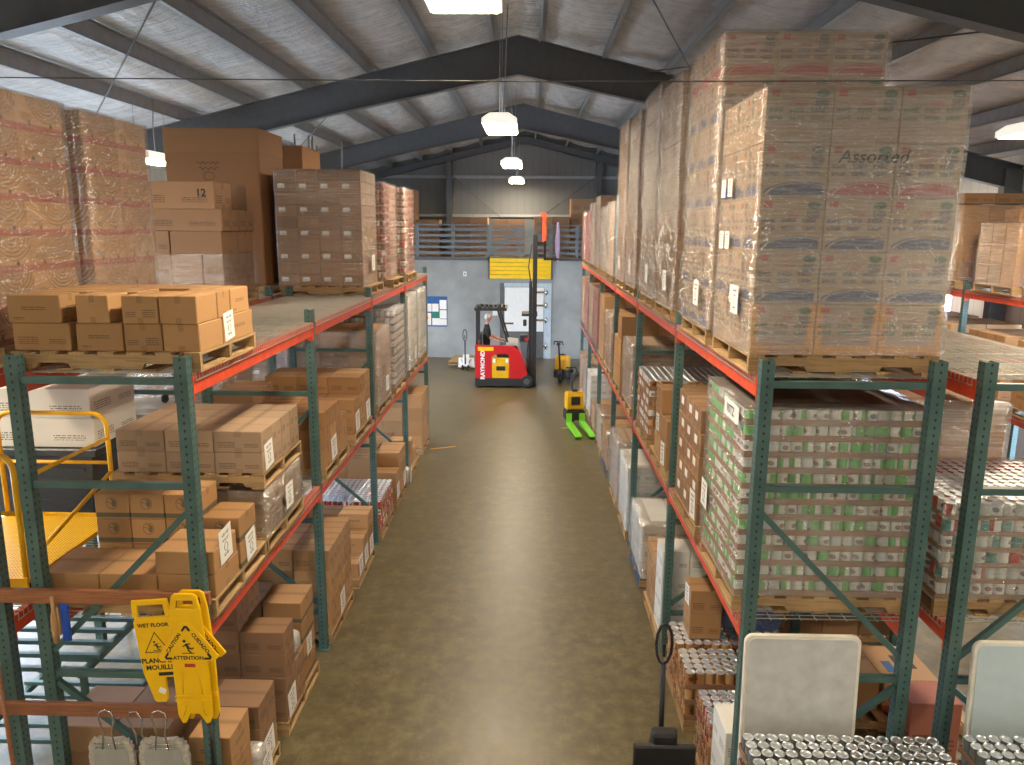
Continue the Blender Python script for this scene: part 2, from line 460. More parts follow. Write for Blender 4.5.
def concrete_wall():
    t = NT('grey_concrete_wall', .75); o = t.coord('Object')
    n1 = t.noise(o, .7, 5, .6); n2 = t.noise(o, 6, 5, .6)
    base = t.ramp(n1, [(.3, srgb(128, 132, 134)), (.7, srgb(166, 170, 170))])
    base = t.mix(t.m('MULTIPLY', n2, .3), base, srgb(120, 122, 120))
    t.color(base); t.bump(n2, .1, .01); return t.done()
M_CONC = concrete_wall()
def sheet_wall(name, c):
    t = NT(name, .55); o = t.sep(t.coord('Object'))
    w = t.m('FRACT', t.m('MULTIPLY', t.m('ADD', o[0], o[1]), 3.3))
    t.color(t.mix(t.m('MULTIPLY', t.m('LESS_THAN', w, .12), .25), (*c, 1), tuple(x*.5 for x in c)))
    t.bump(w, .2, .02); return t.done()
M_ENDWALL = sheet_wall('grey_wall_panel', srgb(108, 111, 111))
M_SIDEWALL = sheet_wall('pale_wall_panel', srgb(214, 218, 220))

def insulation():
    t = NT('white_vinyl_insulation', .24); o = t.coord('Object')
    n1 = t.noise(t.scale(o, (.3, 2.0, 1)), 2.4, 7, .62); n2 = t.noise(t.scale(o, (3, 1.2, 1)), 2, 4, .6)
    t.color(t.ramp(n2, [(.3, srgb(196, 198, 200)), (.7, srgb(222, 222, 222))]))
    t.bump(t.m('ADD', n1, t.m('MULTIPLY', n2, .5)), 1.0, .12); return t.done()
M_INSUL = insulation()

def emit(name, c, st):
    t = NT(name); e = t.b.inputs
    e['Emission Color'].default_value = c; e['Emission Strength'].default_value = st
    t.color((.9, .9, .9)); return t.done()
M_LAMP = emit('lamp_diffuser', LAMP_COLOR, LAMP_STRENGTH)
M_FIXT = emit('glowing_white_housing', (1.0, .92, .8, 1), .7)  # weak housing glow added as uplight for the ceiling

# ---------------------------------------------------------------- building
RIDGE_X, RIDGE_Z, SLOPE = -0.25, 7.80, 0.24
XW0, XW1 = -9.4, 8.9                       # side walls
Y0, Y1 = -5.0, 29.95                       # front wall (behind the camera), end wall
MEZ_Y, MEZ_Z = 26.5, 3.46
def roof(x): return RIDGE_Z-SLOPE*abs(x-RIDGE_X)

fl = struct(MB().box(XW0, XW1, Y0, Y1, -.2, 0).build('floor', M_FLOOR), 'brown polished concrete aisle floor with scuffs')
M_YARD = plain('pale_yard_concrete', (.5, .5, .48), .8, 0, .1, 1)
for nm, x0, x1 in (('floor', XW0-14, XW0-.2), ('floor', XW1+.2, XW1+14)):
    struct(MB().box(x0, x1, Y0-6, Y1+6, -.25, -.02).build(nm, M_YARD), 'pale concrete yard outside the roll-up doors')
# side walls; unseen roll-up door openings added to let daylight in
def wall_with_added_doors(name, x0, x1, doors):
    m = MB(); zt = 5.95
    ys = [Y0-.2]+[v for d in doors for v in d[:2]]+[Y1+.2]
    for i in range(0, len(ys), 2): m.box(x0, x1, ys[i], ys[i+1], 0, zt)
    for d in doors: m.box(x0, x1, d[0], d[1], d[2], zt)
    return struct(m.build(name, M_SIDEWALL))
wall_with_added_doors('wall_left', XW0-.2, XW0, [(4.6, 8.0, 3.5), (9.6, 13.8, 3.7), (16.0, 20.0, 3.7)])
wall_with_added_doors('wall_right', XW1, XW1+.2, [(9.2, 12.2, 3.7), (16.5, 20.5, 3.7)])
def gable(name, y0, y1, mat, z0=0.0):
    pts = [(XW0, z0), (XW1, z0), (XW1, roof(XW1)+.3), (RIDGE_X, RIDGE_Z+.3), (XW0, roof(XW0)+.3)]
    return struct(MB().prism(pts, y0, y1, 'y').build(name, mat))
wf = gable('wall_front', Y0-.2, Y0, M_SIDEWALL)
we = gable('wall_end', Y1, Y1+.2, M_ENDWALL, 3.0)
# concrete room wall under the mezzanine
wb = struct(MB().box(XW0, XW1, MEZ_Y, Y1-.01, 0, MEZ_Z-.09).build('wall_back', M_CONC), 'grey concrete block room wall')
struct(MB().box(XW0, XW1, MEZ_Y, Y1-.01, MEZ_Z-.06, MEZ_Z).build('floor', M_STEELD), 'storage deck on top of the concrete room')

# ceiling: sagging insulation blankets between purlins, each its own piece
ceil = struct(link('ceiling', None), 'pitched roof lined with crinkled white insulation')
PX = []
for sgn in (-1, 1):
    x = .42
    while True:
        X = RIDGE_X+sgn*x
        if X < XW0+.2 or X > XW1-.2: break
        PX.append(X); x += 1.14
PX = sorted(PX)
edges = [XW0-.1]+PX+[XW1+.1]
FR = [-0.3, 7.5, 14.65, 22.3]             # main frames
bays = [Y0]+FR+[Y1]
for i in range(len(edges)-1):
    a, b = edges[i], edges[i+1]
    for k in range(len(bays)-1):
        ya, yb = bays[k], bays[k+1]
        nx, ny = (8, 44); vs = []; fs = []
        for jy in range(ny+1):
            y = ya+(yb-ya)*jy/ny
            for jx in range(nx+1):
                s = jx/nx; x = a+(b-a)*s
                sag = .07*math.sin(math.pi*s)*(1+.5*noise.noise((x*2, y*.8, 0)))
                z = roof(x)+.235-sag+.02*noise.noise((x*3, y*3.1, 4))*math.sin(math.pi*s)
                vs.append((x, y, z))
        for jy in range(ny):
            for jx in range(nx):
                p = jy*(nx+1)+jx; fs.append((p, p+nx+1, p+nx+2, p+1))
        MB().add(vs, fs, 0, True).build('insulation_blanket', M_INSUL, ceil)
# outer roof sheet above
MB().add([(XW0-.3, Y0-.2, roof(XW0-.3)+.3), (RIDGE_X, Y0-.2, RIDGE_Z+.3), (XW1+.3, Y0-.2, roof(XW1+.3)+.3),
          (XW0-.3, Y1+.2, roof(XW0-.3)+.3), (RIDGE_X, Y1+.2, RIDGE_Z+.3), (XW1+.3, Y1+.2, roof(XW1+.3)+.3)],
         [(0, 1, 4, 3), (1, 2, 5, 4)]).build('roof_sheet', M_STEEL, ceil)
for X in PX:
    z = roof(X); s = 1 if X > RIDGE_X else -1
    m = MB()
    m.box(X-.004, X+.004, Y0, Y1, z, z+.21)                 # web
    m.box(X-.065, X+.004, Y0, Y1, z, z+.008)                # lower flange
    m.box(X-.004, X+.065, Y0, Y1, z+.202, z+.21)            # upper flange
    m.box(X-.065, X-.059, Y0, Y1, z, z+.022)
    m.build('purlin', M_PURLIN, ceil)

def rafter_depth(x):
    d = abs(x-RIDGE_X)
    return .66-.12*d/3.2 if d < 3.2 else .54-.10*max(0, d-4.2)/4.9
for k, Y in enumerate(FR+[Y1-.15]):
    t = struct(link('trim_%d' % (k+1), None, None, (0, Y, 0)), 'dark steel portal frame crossing under the roof')
    for sgn, nm, xw in ((-1, 'rafter', XW0), (1, 'rafter', XW1)):
        d_end = abs(xw-RIDGE_X); N = 14
        for part in range(1):
            m = MB(); tops = []; bots = []
            for j in range(N+1):
                x = RIDGE_X+sgn*d_end*j/N
                dep = rafter_depth(x) if k < 4 else .26
                tops.append((x, roof(x))); bots.append((x, roof(x)-dep))
            poly = bots+tops[::-1]
            if sgn < 0: poly = poly[::-1]
            m.prism(poly, -.006, .006, 'y')
            for j in range(N):
                for (p, q, o) in ((bots[j], bots[j+1], .006), (tops[j], tops[j+1], -.006)):
                    m.add([(p[0], -.1, p[1]), (q[0], -.1, q[1]), (q[0], .1, q[1]), (p[0], .1, p[1]),
                           (p[0], -.1, p[1]+o), (q[0], -.1, q[1]+o), (q[0], .1, q[1]+o), (p[0], .1, p[1]+o)],
                          [(0, 1, 2, 3), (4, 7, 6, 5), (0, 4, 5, 1), (1, 5, 6, 2), (2, 6, 7, 3), (3, 7, 4, 0)])
            m.build('rafter', M_STEELD, t)
        xc = xw-sgn*.02; zt = roof(xw)
        m = MB(); hw = .32 if k < 4 else .3
        m.prism([(xc-sgn*.3, 0), (xc, 0), (xc, zt-.05), (xc-sgn*hw, zt-.05)] if sgn > 0 else [(xc, 0), (xc+.3, 0), (xc+hw, zt-.05), (xc, zt-.05)], -.09, .09, 'y')
        m.build('column', M_STEEL, t)
# end wall framing
t = struct(link('trim_6', None, None, (0, Y1, 0)), 'steel girts and columns on the grey end wall')
for X in (-6.2, -3.07, 2.54, 6.0):
    MB().box(X-.1, X+.1, -.3, -.003, 3.46, roof(X)-.27).build('end_column', M_STEELD, t)
for Z in (4.9, 6.32):
    MB().box(XW0+.35, XW1-.35, -.13, -.004, Z-.05, Z+.05).build('girt', M_PURLIN, t)
MB().tube([(-3.0, -.16, 6.4), (-.5, -.16, 4.3)], .012, 6).build('brace_rod', M_STEELD, t)
MB().tube([(2.5, -.16, 6.4), (.6, -.16, 5.0)], .012, 6).build('brace_rod', M_STEELD, t)
# roof bracing rods
for (a, b) in (((-3.1, 7.55), (-8.4, 14.6)), ((.4, 7.55), (3.0, 14.6)), ((5.4, 7.55), (2.0, 14.6)), ((-3.2, 14.8), (-6.9, 22.1))):
    ms = MB().tube([(a[0], a[1], roof(a[0])-.07), (b[0], b[1], roof(b[0])-.07)], .011, 6)
    ms.build('brace_rod', M_STEELD, ceil)
o = MB().tube([(XW0+.005, 4.4, 5.27), (0, 4.4, 5.225), (XW1-.005, 4.4, 5.27)], .0035, 5).build('guide_cable', M_STEELD)
tag(o, 'thin dark cable stretched across the warehouse below the roof', 'cable')

# ---------------------------------------------------------------- ceiling lamps
def lamp(x, y, z, label, L=1.5, W=.54):
    t = thing('high_bay_lamp', label, 'ceiling lamp', (x, y, z), 0, 'high bay lamps')
    m = MB(); h = W/2; l = L/2
    m.prism([(-h, 0), (h, 0), (h, .07), (h*.55, .15), (-h*.55, .15), (-h, .07)], -l, l, 'y')
    m.build('housing', M_FIXT, t)
    MB().box(-h+.03, h-.03, -l+.03, l-.03, -.012, -.001).build('diffuser', M_LAMP, t)
    zr = roof(x)-z+.17
    for yy in (-l*.7, l*.7):
        MB().tube([(0, yy, .15), (0, yy, zr)], .006, 5).build('hanger', M_CHROME, t)
    MB().tube([(.06, 0, .15), (.06, 0, .6), (.1, 0, zr)], .009, 6).build('conduit', M_PURLIN, t)
    return t
for k, Y in enumerate((-2.1, 5.45, 13.1, 20.75, 27.9)):  # first one is unseen, added behind the viewpoint as fill light
    lamp(-.50, Y, 6.03, ['bright lamp hung behind the viewpoint over the aisle', 'nearest bright lamp over the main aisle, cut off by the top edge',
        'second bright lamp along the ridge of the main aisle', 'third bright lamp along the ridge of the main aisle', 'farthest bright lamp along the ridge, before the grey end wall'][k])
for k, Y in enumerate((-1.5, 5.7, 13.3, 21.0)):  # the lamp behind the viewpoint is extra fill, out of view
    lamp(-6.38, Y, 5.5, ['lamp over the left side aisle behind the viewpoint', 'near lamp over the left side aisle', 'lamp hung above the left side aisle beside the huge carton', 'far lamp over the left side aisle'][k])
for k, Y in enumerate((2.6, 9.5, 15.4)):  # far lamp is added to brighten the right wall
    lamp(6.1, Y, 5.6, ['near lamp over the right side aisle', 'lamp over the right side aisle at the photo edge', 'far lamp over the right side aisle'][k])

# ---------------------------------------------------------------- far wall fittings
def front_of(y): return y-.004
d = struct(link('door_1', None, None, (0, MEZ_Y, 0)), 'pale insulated cold room door with long strap hinges')
MB().box(-.86, .48, -.10, -.004, .02, 2.46).build('door_leaf', M_WHITE, d, bevel=.01)
M_DOORF = plain('pale_blue_frame', srgb(176, 190, 200), .5)
MB().box(-1.02, -.88, -.07, -.004, 0, 2.6).build('door_frame', M_STEEL, d)
MB().box(.50, .74, -.07, -.004, 0, 2.6).build('door_frame', M_DOORF, d)
MB().box(-.88, .50, -.07, -.004, 2.48, 2.6).build('door_frame', M_DOORF, d)
for z in (.45, 1.35, 1.85, 2.3):
    m = MB(); m.box(.12, .62, -.135, -.101, z-.035, z+.035); m.tube([(.56, -.15, z-.09), (.56, -.15, z+.09)], .03, 8); m.build('hinge', M_CHROME, d)
MB().box(-.86, .48, -.108, -.101, .02, .95).build('kick_plate', M_STEEL, d)
MB().box(-.83, -.55, -.15, -.10, 1.2, 1.26).build('door_handle', M_CHROME, d)
yb = thing('loading_gate_board', 'bright yellow planked board above the cold room door', 'board', (-.33, MEZ_Y-.05, 2.75))
for i in range(5):
    MB().box(-1.04, 1.04, -.05, .045, .002+i*.138, .132+i*.138).build('plank', M_YELB, yb, bevel=.006)
for s in (-1, 1): MB().box(s*1.07-.035, s*1.07+.035, -.04, .045, -.02, .72).build('end_channel', M_STEEL, yb)
nb = thing('notice_board', 'blue notice board with white sheets on the concrete wall', 'notice board', (-3.30, MEZ_Y-.02, 1.08))
MB().box(-.46, .46, -.012, .015, 0, 1.04).build('backing', M_BLUE, nb)
for (x, z, w, h, mt) in ((-.30, .52, .22, .27, M_PAPER), (-.06, .52, .22, .27, M_PAPER), (.2, .6, .24, .32, M_PAPER), (.2, .28, .24, .29, M_PAPER), (-.06, .32, .26, .18, M_SIGNG), (-.06, .05, .26, .24, M_PAPER), (.2, .05, .24, .21, M_PAPER), (-.32, .05, .22, .42, M_PAPER)):
    MB().box(x, x+w, -.018, -.0125, z, z+h).build('sheet', mt, nb)
MB().lathe([(.05, -.022), (.05, -.0185)], 14, 0, (-.22, 0, .3), 'y').build('yellow_sticker', M_YEL, nb)
ss = thing('alarm_box', 'small white alarm box on the concrete wall', 'alarm', (-2.22, MEZ_Y-.01, 2.82))
MB().box(-.06, .06, -.06, .008, 0, .16).build('case', M_WHITE, ss, bevel=.01)
MB().lathe([(.03, -.065), (.035, -.0605)], 10, 0, (0, 0, .08), 'y').build('lens', M_GREYM, ss)
cj = struct(link('trim_7', None, None, (0, MEZ_Y, 0)), 'steel channel along the top edge of the concrete wall')
MB().box(XW0+.01, XW1-.01, -.09, -.004, 3.36, 3.47).build('channel', M_STEELD, cj)

# mezzanine railing
M_RAILING = plain('light_grey_railing', srgb(104, 113, 121), .5)
rl = thing('mezzanine_railing', 'grey steel slatted railing along the storage deck over the concrete wall', 'railing', (0, MEZ_Y+.06, MEZ_Z))
xs = [-8.9, -7.6, -6.3, -5.05, -3.85, -2.63, -1.42, -.36, .70, 1.58, 2.8, 4.1, 5.4, 6.7, 8.0]
for x in xs:
    MB().box(x-.05, x+.05, -.05, .05, .003, 1.06).build('rail_post', M_RAILING, rl)
MB().box(-8.95, 8.05, -.06, .06, 1.062, 1.10).build('top_rail', M_RAILING, rl)
for a, b in zip(xs[:-1], xs[1:]):
    for i in range(5):
        z = .10+i*.195
        MB().box(a+.052, b-.052, -.03, .03, z, z+.085).build('slat', M_RAILING, rl)
for a, b, f in ((-1.42, -.36, 1), (-.36, .7, -1)):
    z0, z1 = (.1, .95) if f > 0 else (.95, .5)
    MB().bar((a+.06, -.045, z0), (b-.06, -.045, z1), .028, .09).build('gate_brace', M_RAILING, rl)
m = MB(); pts = [(0, 0, .9), (.01, 0, .6), (-.01, 0, .3), (.0, 0, -.05), (.02, 0, -.4)]
m.tube(pts, [.04, .06, .09, .08, .03], 8); o = m.build('hanging_cloth', M_PINK, None, (.92, MEZ_Y-.16, 3.75)); tag(o, 'lilac cloth strip hanging from the mezzanine railing', 'cloth')

# ---------------------------------------------------------------- cartons
_cart = {}
def carton_mesh(w, d, h, mat, bev=.005):
    k = (round(w, 3), round(d, 3), round(h, 3), mat.name)
    if k not in _cart:
        m = MB().box(-w/2, w/2, -d/2, d/2, 0, h); me = m.mesh('carton', mat); bevel_mesh(me, bev); _cart[k] = me
    return _cart[k]
NUM = ['one', 'two', 'three', 'four', 'five', 'six', 'seven', 'eight', 'nine', 'ten', 'eleven', 'twelve']
NTH = ['first', 'second', 'third', 'fourth', 'fifth', 'sixth', 'seventh', 'eighth', 'ninth', 'tenth', 'eleventh', 'twelfth']
def lay(i, n): return 'only layer' if n == 1 else ('bottom layer' if i == 0 else ('top layer' if i == n-1 else 'layer '+NUM[i]))
def row(i, n): return 'only row' if n == 1 else ('front row' if i == 0 else ('back row' if i == n-1 else 'row '+NUM[i]))
def colw(i, n): return 'single' if n == 1 else ('aisle side' if i == 0 else ('innermost' if i == n-1 else NTH[i]+' in'))

def carton(x, y, z, w, d, h, mat, label, group, rz=0.0, name='carton', parent=None):
    o = link(name, carton_mesh(w, d, h, mat), parent, (x, y, z), rz)
    if parent is None: tag(o, label, 'carton', group)
    return o

def stack(place, look, ax, y0, z0, nx, ny, nz, w, d, h, mat, group, side=-1, skip=None, jit=.7, gap=.006, turn=False):
    """cartons on a pallet; ax = x of the aisle-side edge, side -1: stack extends to -x (left rack), +1 to +x"""
    res = {}
    for k in range(nz):
        for j in range(ny):
            for i in range(nx):
                if skip and skip(i, j, k): continue
                if i > 0 and j > 0 and k < nz-1 and not (skip and skip(i, j, k+1)): continue      # buried in the stack
                x = ax+side*(i+.5)*(w+gap); y = y0+(j+.5)*(d+gap)
                lb = '%s carton on %s, %s, %s, %s' % (look, place, lay(k, nz), row(j, ny), colw(i, nx))
                lb = lb.replace(', only layer', '').replace(', only row', '').replace(', single', '')
                if turn: o = carton(x, y, z0+k*(h+.002), d, w, h, mat, lb, group, R(90)+R(rnd.uniform(-jit, jit)))
                else: o = carton(x, y, z0+k*(h+.002), w, d, h, mat, lb, group, R(rnd.uniform(-jit, jit)))
                res[(i, j, k)] = o
    return res

def scribble_mesh():
    m = MB()
    for (z, a, n, f) in ((.085, .07, 11, 2.6), (.04, .06, 10, 2.2), (-.08, .05, 9, 2.4)):
        pts = [(-a+2*a*i/n, 0, z+.014*math.sin(i*f)) for i in range(n+1)]
        for p, q in zip(pts[:-1], pts[1:]): m.bar(p, q, .001, .0032)
    pts = [(.034*math.cos(i*.524), 0, -.022+.034*math.sin(i*.524)) for i in range(13)]
    for p, q in zip(pts[:-1], pts[1:]): m.bar(p, q, .001, .0032)
    return m.mesh('handwriting', INK)
SCRIB = scribble_mesh()
PAPER_ME = MB().box(-.12, .12, -.001, .001, -.135, .135).mesh('paper_sign', M_PAPER)
def sign(parent, loc, face='+x', tilt=0.0, s=1.0, name='paper_sign'):
    o = link(name, PAPER_ME, parent, loc, rot=(0, tilt if face == '-y' else 0, R(90) if face == '+x' else (R(-90) if face == '-x' else 0)))
    if tilt and face != '-y': o.rotation_euler = (0, 0, o.rotation_euler.z); o.rotation_euler.rotate_axis('Y', tilt)
    o.scale = (s, 1, s)
    q = link('handwriting', SCRIB, o, (0, -.0018, 0))
    return o

# ---------------------------------------------------------------- pallets
def stringer_mesh(L):
    pts = [(-L/2, 0), (-L/2+.15, 0), (-L/2+.17, .035), (-L/2+.36, .035), (-L/2+.38, 0), (L/2-.38, 0), (L/2-.36, .035), (L/2-.17, .035), (L/2-.15, 0), (L/2, 0), (L/2, .09), (-L/2, .09)]
    return MB().prism(pts, -.018, .018, 'y').mesh('stringer', M_PALX)
STR_ME = stringer_mesh(1.22)
BRD_ME = MB().box(-.05, .05, -.508, .508, 0, .017).mesh('deck_board', M_PALY)
BRDB_ME = MB().box(-.05, .05, -.508, .508, 0, .017).mesh('deck_board', M_PALBLUE)
PH = .126
def pallet(cx, y0, z0, label, group='wooden pallets', blue=False, rz=0, width=1.016):
    t = thing('wooden_pallet', label, 'pallet', (cx, y0+width/2, z0), rz, group)
    bme = BRDB_ME if blue else BRD_ME
    for y in (-.488, 0, .488): link('stringer', STR_ME, t, (0, y, .018))
    for x in (-.56, -.27, 0, .27, .56): link('deck_board', bme, t, (x, 0, .0005))
    for x in (-.56, -.373, -.187, 0, .187, .373, .56): link('deck_board', bme, t, (x, 0, .1085))
    return t

# ---------------------------------------------------------------- stretch wrap
def wrap(parent, x0, x1, y0, y1, z0, z1, mat=None, seed=0, top=True, amp=.012, e=.014):
    """thin crinkled film around a load: four sides and a turned-in top edge"""
    x0 -= e; x1 += e; y0 -= e; y1 += e; z1 += .008
    rad = .03; per = []
    nX, nY = 16, 14
    for i in range(nX): per.append((x0+(x1-x0)*i/nX, y0, 0, -1))
    for i in range(nY): per.append((x1, y0+(y1-y0)*i/nY, 1, 0))
    for i in range(nX): per.append((x1-(x1-x0)*i/nX, y1, 0, 1))
    for i in range(nY): per.append((x0, y1-(y1-y0)*i/nY, -1, 0))
    n = len(per); nz = max(6, int((z1-z0)/.06)); vs = []; fs = []
    for k in range(nz+1):
        z = z0+(z1-z0)*k/nz
        for (x, y, ax, ay) in per:
            q = noise.noise((x*4+seed, y*4, z*7))+.6*noise.noise((x*11, y*11+seed, z*17))
            dd = amp*(.5+.7*q); dd = max(dd, -.004)
            vs.append((x+ax*dd, y+ay*dd, z))
    for k in range(nz):
        for i in range(n):
            i2 = (i+1) % n; fs.append((k*n+i, k*n+i2, (k+1)*n+i2, (k+1)*n+i))
    if top:
        cx, cy = (x0+x1)/2, (y0+y1)/2; b = len(vs)
        for (x, y, ax, ay) in per: vs.append((cx+(x-cx)*.80, cy+(y-cy)*.80, z1+.004))
        for i in range(n):
            i2 = (i+1) % n; fs.append((nz*n+i, nz*n+i2, b+i2, b+i))
    return MB().add(vs, fs, 0, True).build('stretch_wrap', mat or M_WRAP, parent)

def wrapped_cartons(label, group, cx, y0, z0, nx, ny, nz, w, d, h, matf, wmat=None, e=.014, core=True, cname='carton', amp=.012, gap=.003, name='wrapped_pallet_load', signs=()):
    """stretch-wrapped load, cartons are its parts (outer ring + top layer)"""
    W, D, Hh = nx*(w+gap), ny*(d+gap), nz*(h+.002)
    t = thing(name, label, 'wrapped load', (cx, y0+D/2, z0), 0, group)
    for k in range(nz):
        for j in range(ny):
            for i in range(nx):
                if 0 < i < nx-1 and 0 < j < ny-1 and k < nz-1: continue
                mt = matf(i, j, k) if callable(matf) else matf
                carton(-W/2+(i+.5)*(w+gap), -D/2+(j+.5)*(d+gap), k*(h+.002), w, d, h, mt, None, None, R(rnd.uniform(-.25, .25)), cname, t)
    if wmat is not False: wrap(t, -W/2, W/2, -D/2, D/2, .003, Hh, wmat, rnd.uniform(0, 90), True, amp, e)
    for (x, z, f) in signs:
        sign(t, (x*W/2+(.045 if x > 0 else -.045), 0, z) if f in '+x-x' else (0, -D/2-.045, z), f, rnd.uniform(-.05, .05), .8)
    return t

# ---------------------------------------------------------------- cans
def can_mesh(r, h, lab, n=14):
    m = MB()
    m.lathe([(r*.94, 0), (r, .004), (r*.985, .008), (r*.985, h-.008), (r, h-.004), (r*.95, h), (r*.88, h-.001), (r*.86, h-.005), (r*.5, h-.0045), (r*.47, h-.0035)], n, 0, mi=[1, 1, 0, 0, 1, 1, 1, 1, 1, 1][:9]+[1])
    return m.mesh('can', [lab, M_LID])
_can = {}
def can_me(r, h, lab, n=12):
    k = (r, h, lab.name, n)
    if k not in _can: _can[k] = can_mesh(r, h, lab, n)
    return _can[k]
def tray_mesh(w, d, h, mat):
    k = ('tray', round(w, 3), round(d, 3), round(h, 3), mat.name)
    if k not in _cart:
        m = MB(); a, b, t = w/2, d/2, .004
        m.box(-a, a, -b, b, 0, .004); m.box(-a, a, -b, -b+t, .004, h); m.box(-a, a, b-t, b, .004, h)
        m.box(-a, -a+t, -b+t, b-t, .004, h); m.box(a-t, a, -b+t, b-t, .004, h)
        _cart[k] = m.mesh('tray', mat)
    return _cart[k]

def can_load(label, group, cx, y0, z0, ncx, ncy, nl, r, hc, labs, th, per_can_limit, tray_n=(4, 3), wmat=None, aisle=-1, tops=True, front=True, name='wrapped_can_load', cover=False, wrapped=True):
    """wrapped load of trays of cans.  Cans that show largest are parts, the rest one stuff part"""
    p = 2*r+.001; W, D = ncx*p+.01, ncy*p+.01; pitch = hc+.006
    t = thing(name, label, 'wrapped load', (cx, y0+D/2, z0), 0, group)
    tw, td = W/tray_n[0], D/tray_n[1]
    for k in range(nl):
        for i in range(tray_n[0]):
            for j in range(tray_n[1]):
                if 0 < i < tray_n[0]-1 and 0 < j < tray_n[1]-1 and k < nl-1: continue
                if not (j == 0 or (i == 0 if aisle < 0 else i == tray_n[0]-1) or k == nl-1): continue
                link('tray', tray_mesh(tw-.002, td-.002, th, M_TRAY), t, (-W/2+(i+.5)*tw, -D/2+(j+.5)*td, k*pitch))
    cells = []
    for k in range(nl):
        for j in range(ncy):
            for i in range(ncx):
                on_f = j == 0; on_a = (i == 0 if aisle < 0 else i == ncx-1); on_t = tops and k == nl-1
                if on_f or on_a or on_t:
                    cells.append(((0 if on_f and front else 1 if on_a else 2)+.001*j, i, j, k))
                elif k > 0 and (j == 1 or i == 1): pass
    cells.sort(key=lambda c: c[0])
    rest = MB()
    for q, (_, i, j, k) in enumerate(cells):
        x, y, z = -W/2+.005+(i+.5)*p, -D/2+.005+(j+.5)*p, k*pitch+.0045
        lab = rnd.choice(labs)
        if q < per_can_limit:
            link('can', can_me(r-.0008, hc, lab), t, (x, y, z), rnd.uniform(0, 6.28))
        else:
            rest.lathe([(r*.96, z), (r*.985, z+hc-.004), (r*.93, z+hc), (r*.86, z+hc-.005)], 8, 0, (x, y, 0), mi=[0, 1, 1, 1])
    if rest.v: stuff(rest.build('remaining_cans', [labs[0], M_LID], t))
    # solid core of inner trays
    MB().box(-W/2+2*r+.012, W/2-2*r-.012, -D/2+2*r+.012, D/2-.012, .006, nl*pitch-pitch-.002).build('inner_trays', M_TRAY, t)
    if cover: MB().box(-W/2-.004, W/2+.004, -D/2-.004, D/2+.004, nl*pitch+.001, nl*pitch+.008).build('slip_sheet', M_DARKSHEET, t)
    if wrapped: wrap(t, -W/2, W/2, -D/2, D/2, .003, nl*pitch+.01, wmat or M_WRAPC, rnd.uniform(0, 90), True, .008, .012)
    return t, W, D

def can_tray(x, y, z, nx, ny, r, hc, labs, label, group, th=.04, n=14, rz=0, shared=None):
    """one loose tray of cans: a thing with each can as a part"""
    p = 2*r+.0012
    t = thing('tray_of_cans', label, 'can tray', (x, y, z), rz, group)
    link('tray', tray_mesh(nx*p+.01, ny*p+.01, th, M_TRAY), t)
    for i in range(nx):
        for j in range(ny):
            link('can', can_me(r-.0008, hc, rnd.choice(labs), n), t, ((i-(nx-1)/2)*p, (j-(ny-1)/2)*p, .0045), rnd.uniform(0, 6.28))
    return t

# ---------------------------------------------------------------- pallet racks
LV1, LV2 = 1.845, 3.53                     # deck heights
PW, PD = .082, .076
POST_ME = None
def post_mesh():
    m = MB(); a, b, t, H = PW/2, PD/2, .004, 3.65
    m.box(-a, a, -b, -b+t, .01, H); m.box(-a, -a+t, -b+t, b, .01, H); m.box(a-t, a, -b+t, b, .01, H)
    m.box(-a, -a+.02, b, b+.003, .01, H); m.box(a-.02, a, b, b+.003, .01, H)
    m.box(-a-.02, a+.02, -b-.03, b+.03, 0, .0095)
    return m.mesh('upright_post', M_POST)
POST_ME = post_mesh()
BAY = 2.82
BL = BAY-PD-.002
def beam_mesh():
    m = MB(); y = BL/2
    m.box(-.025, .025, -y+.004, y-.004, -.12, 0)
    m.box(-.025, .012, -y+.004, y-.004, .0, .008)
    for s in (-1, 1): m.box(-.032, .032, s*y-.004, s*y+.004, -.17, .012)
    me = m.mesh('beam', M_BEAM); return me
BEAM_ME = beam_mesh()
def deck_mesh():
    m = MB(); L = 1.34; x0, x1 = -.585, .585; r = .0024
    n = 27
    for i in range(n):
        y = -L/2+.01+(L-.02)*i/(n-1)
        m.box(x0, x1, y-r, y+r, 0, 2*r)
        for x in (x0, x1): m.box(x-r, x+r, y-r, y+r, -.04, 0)
    for i in range(12):
        x = x0+.02+(x1-x0-.04)*i/11; m.box(x-r, x+r, -L/2, L/2, -2*r, 0)
    for x in (x0, x1): m.box(x-r, x+r, -L/2, L/2, -.044, -.038)
    for y in (-.45, 0, .45): m.box(-.50, .50, y-.02, y+.02, -.036, -.0065)
    return m.mesh('wire_deck', M_WIRE)
DECK_ME = deck_mesh()

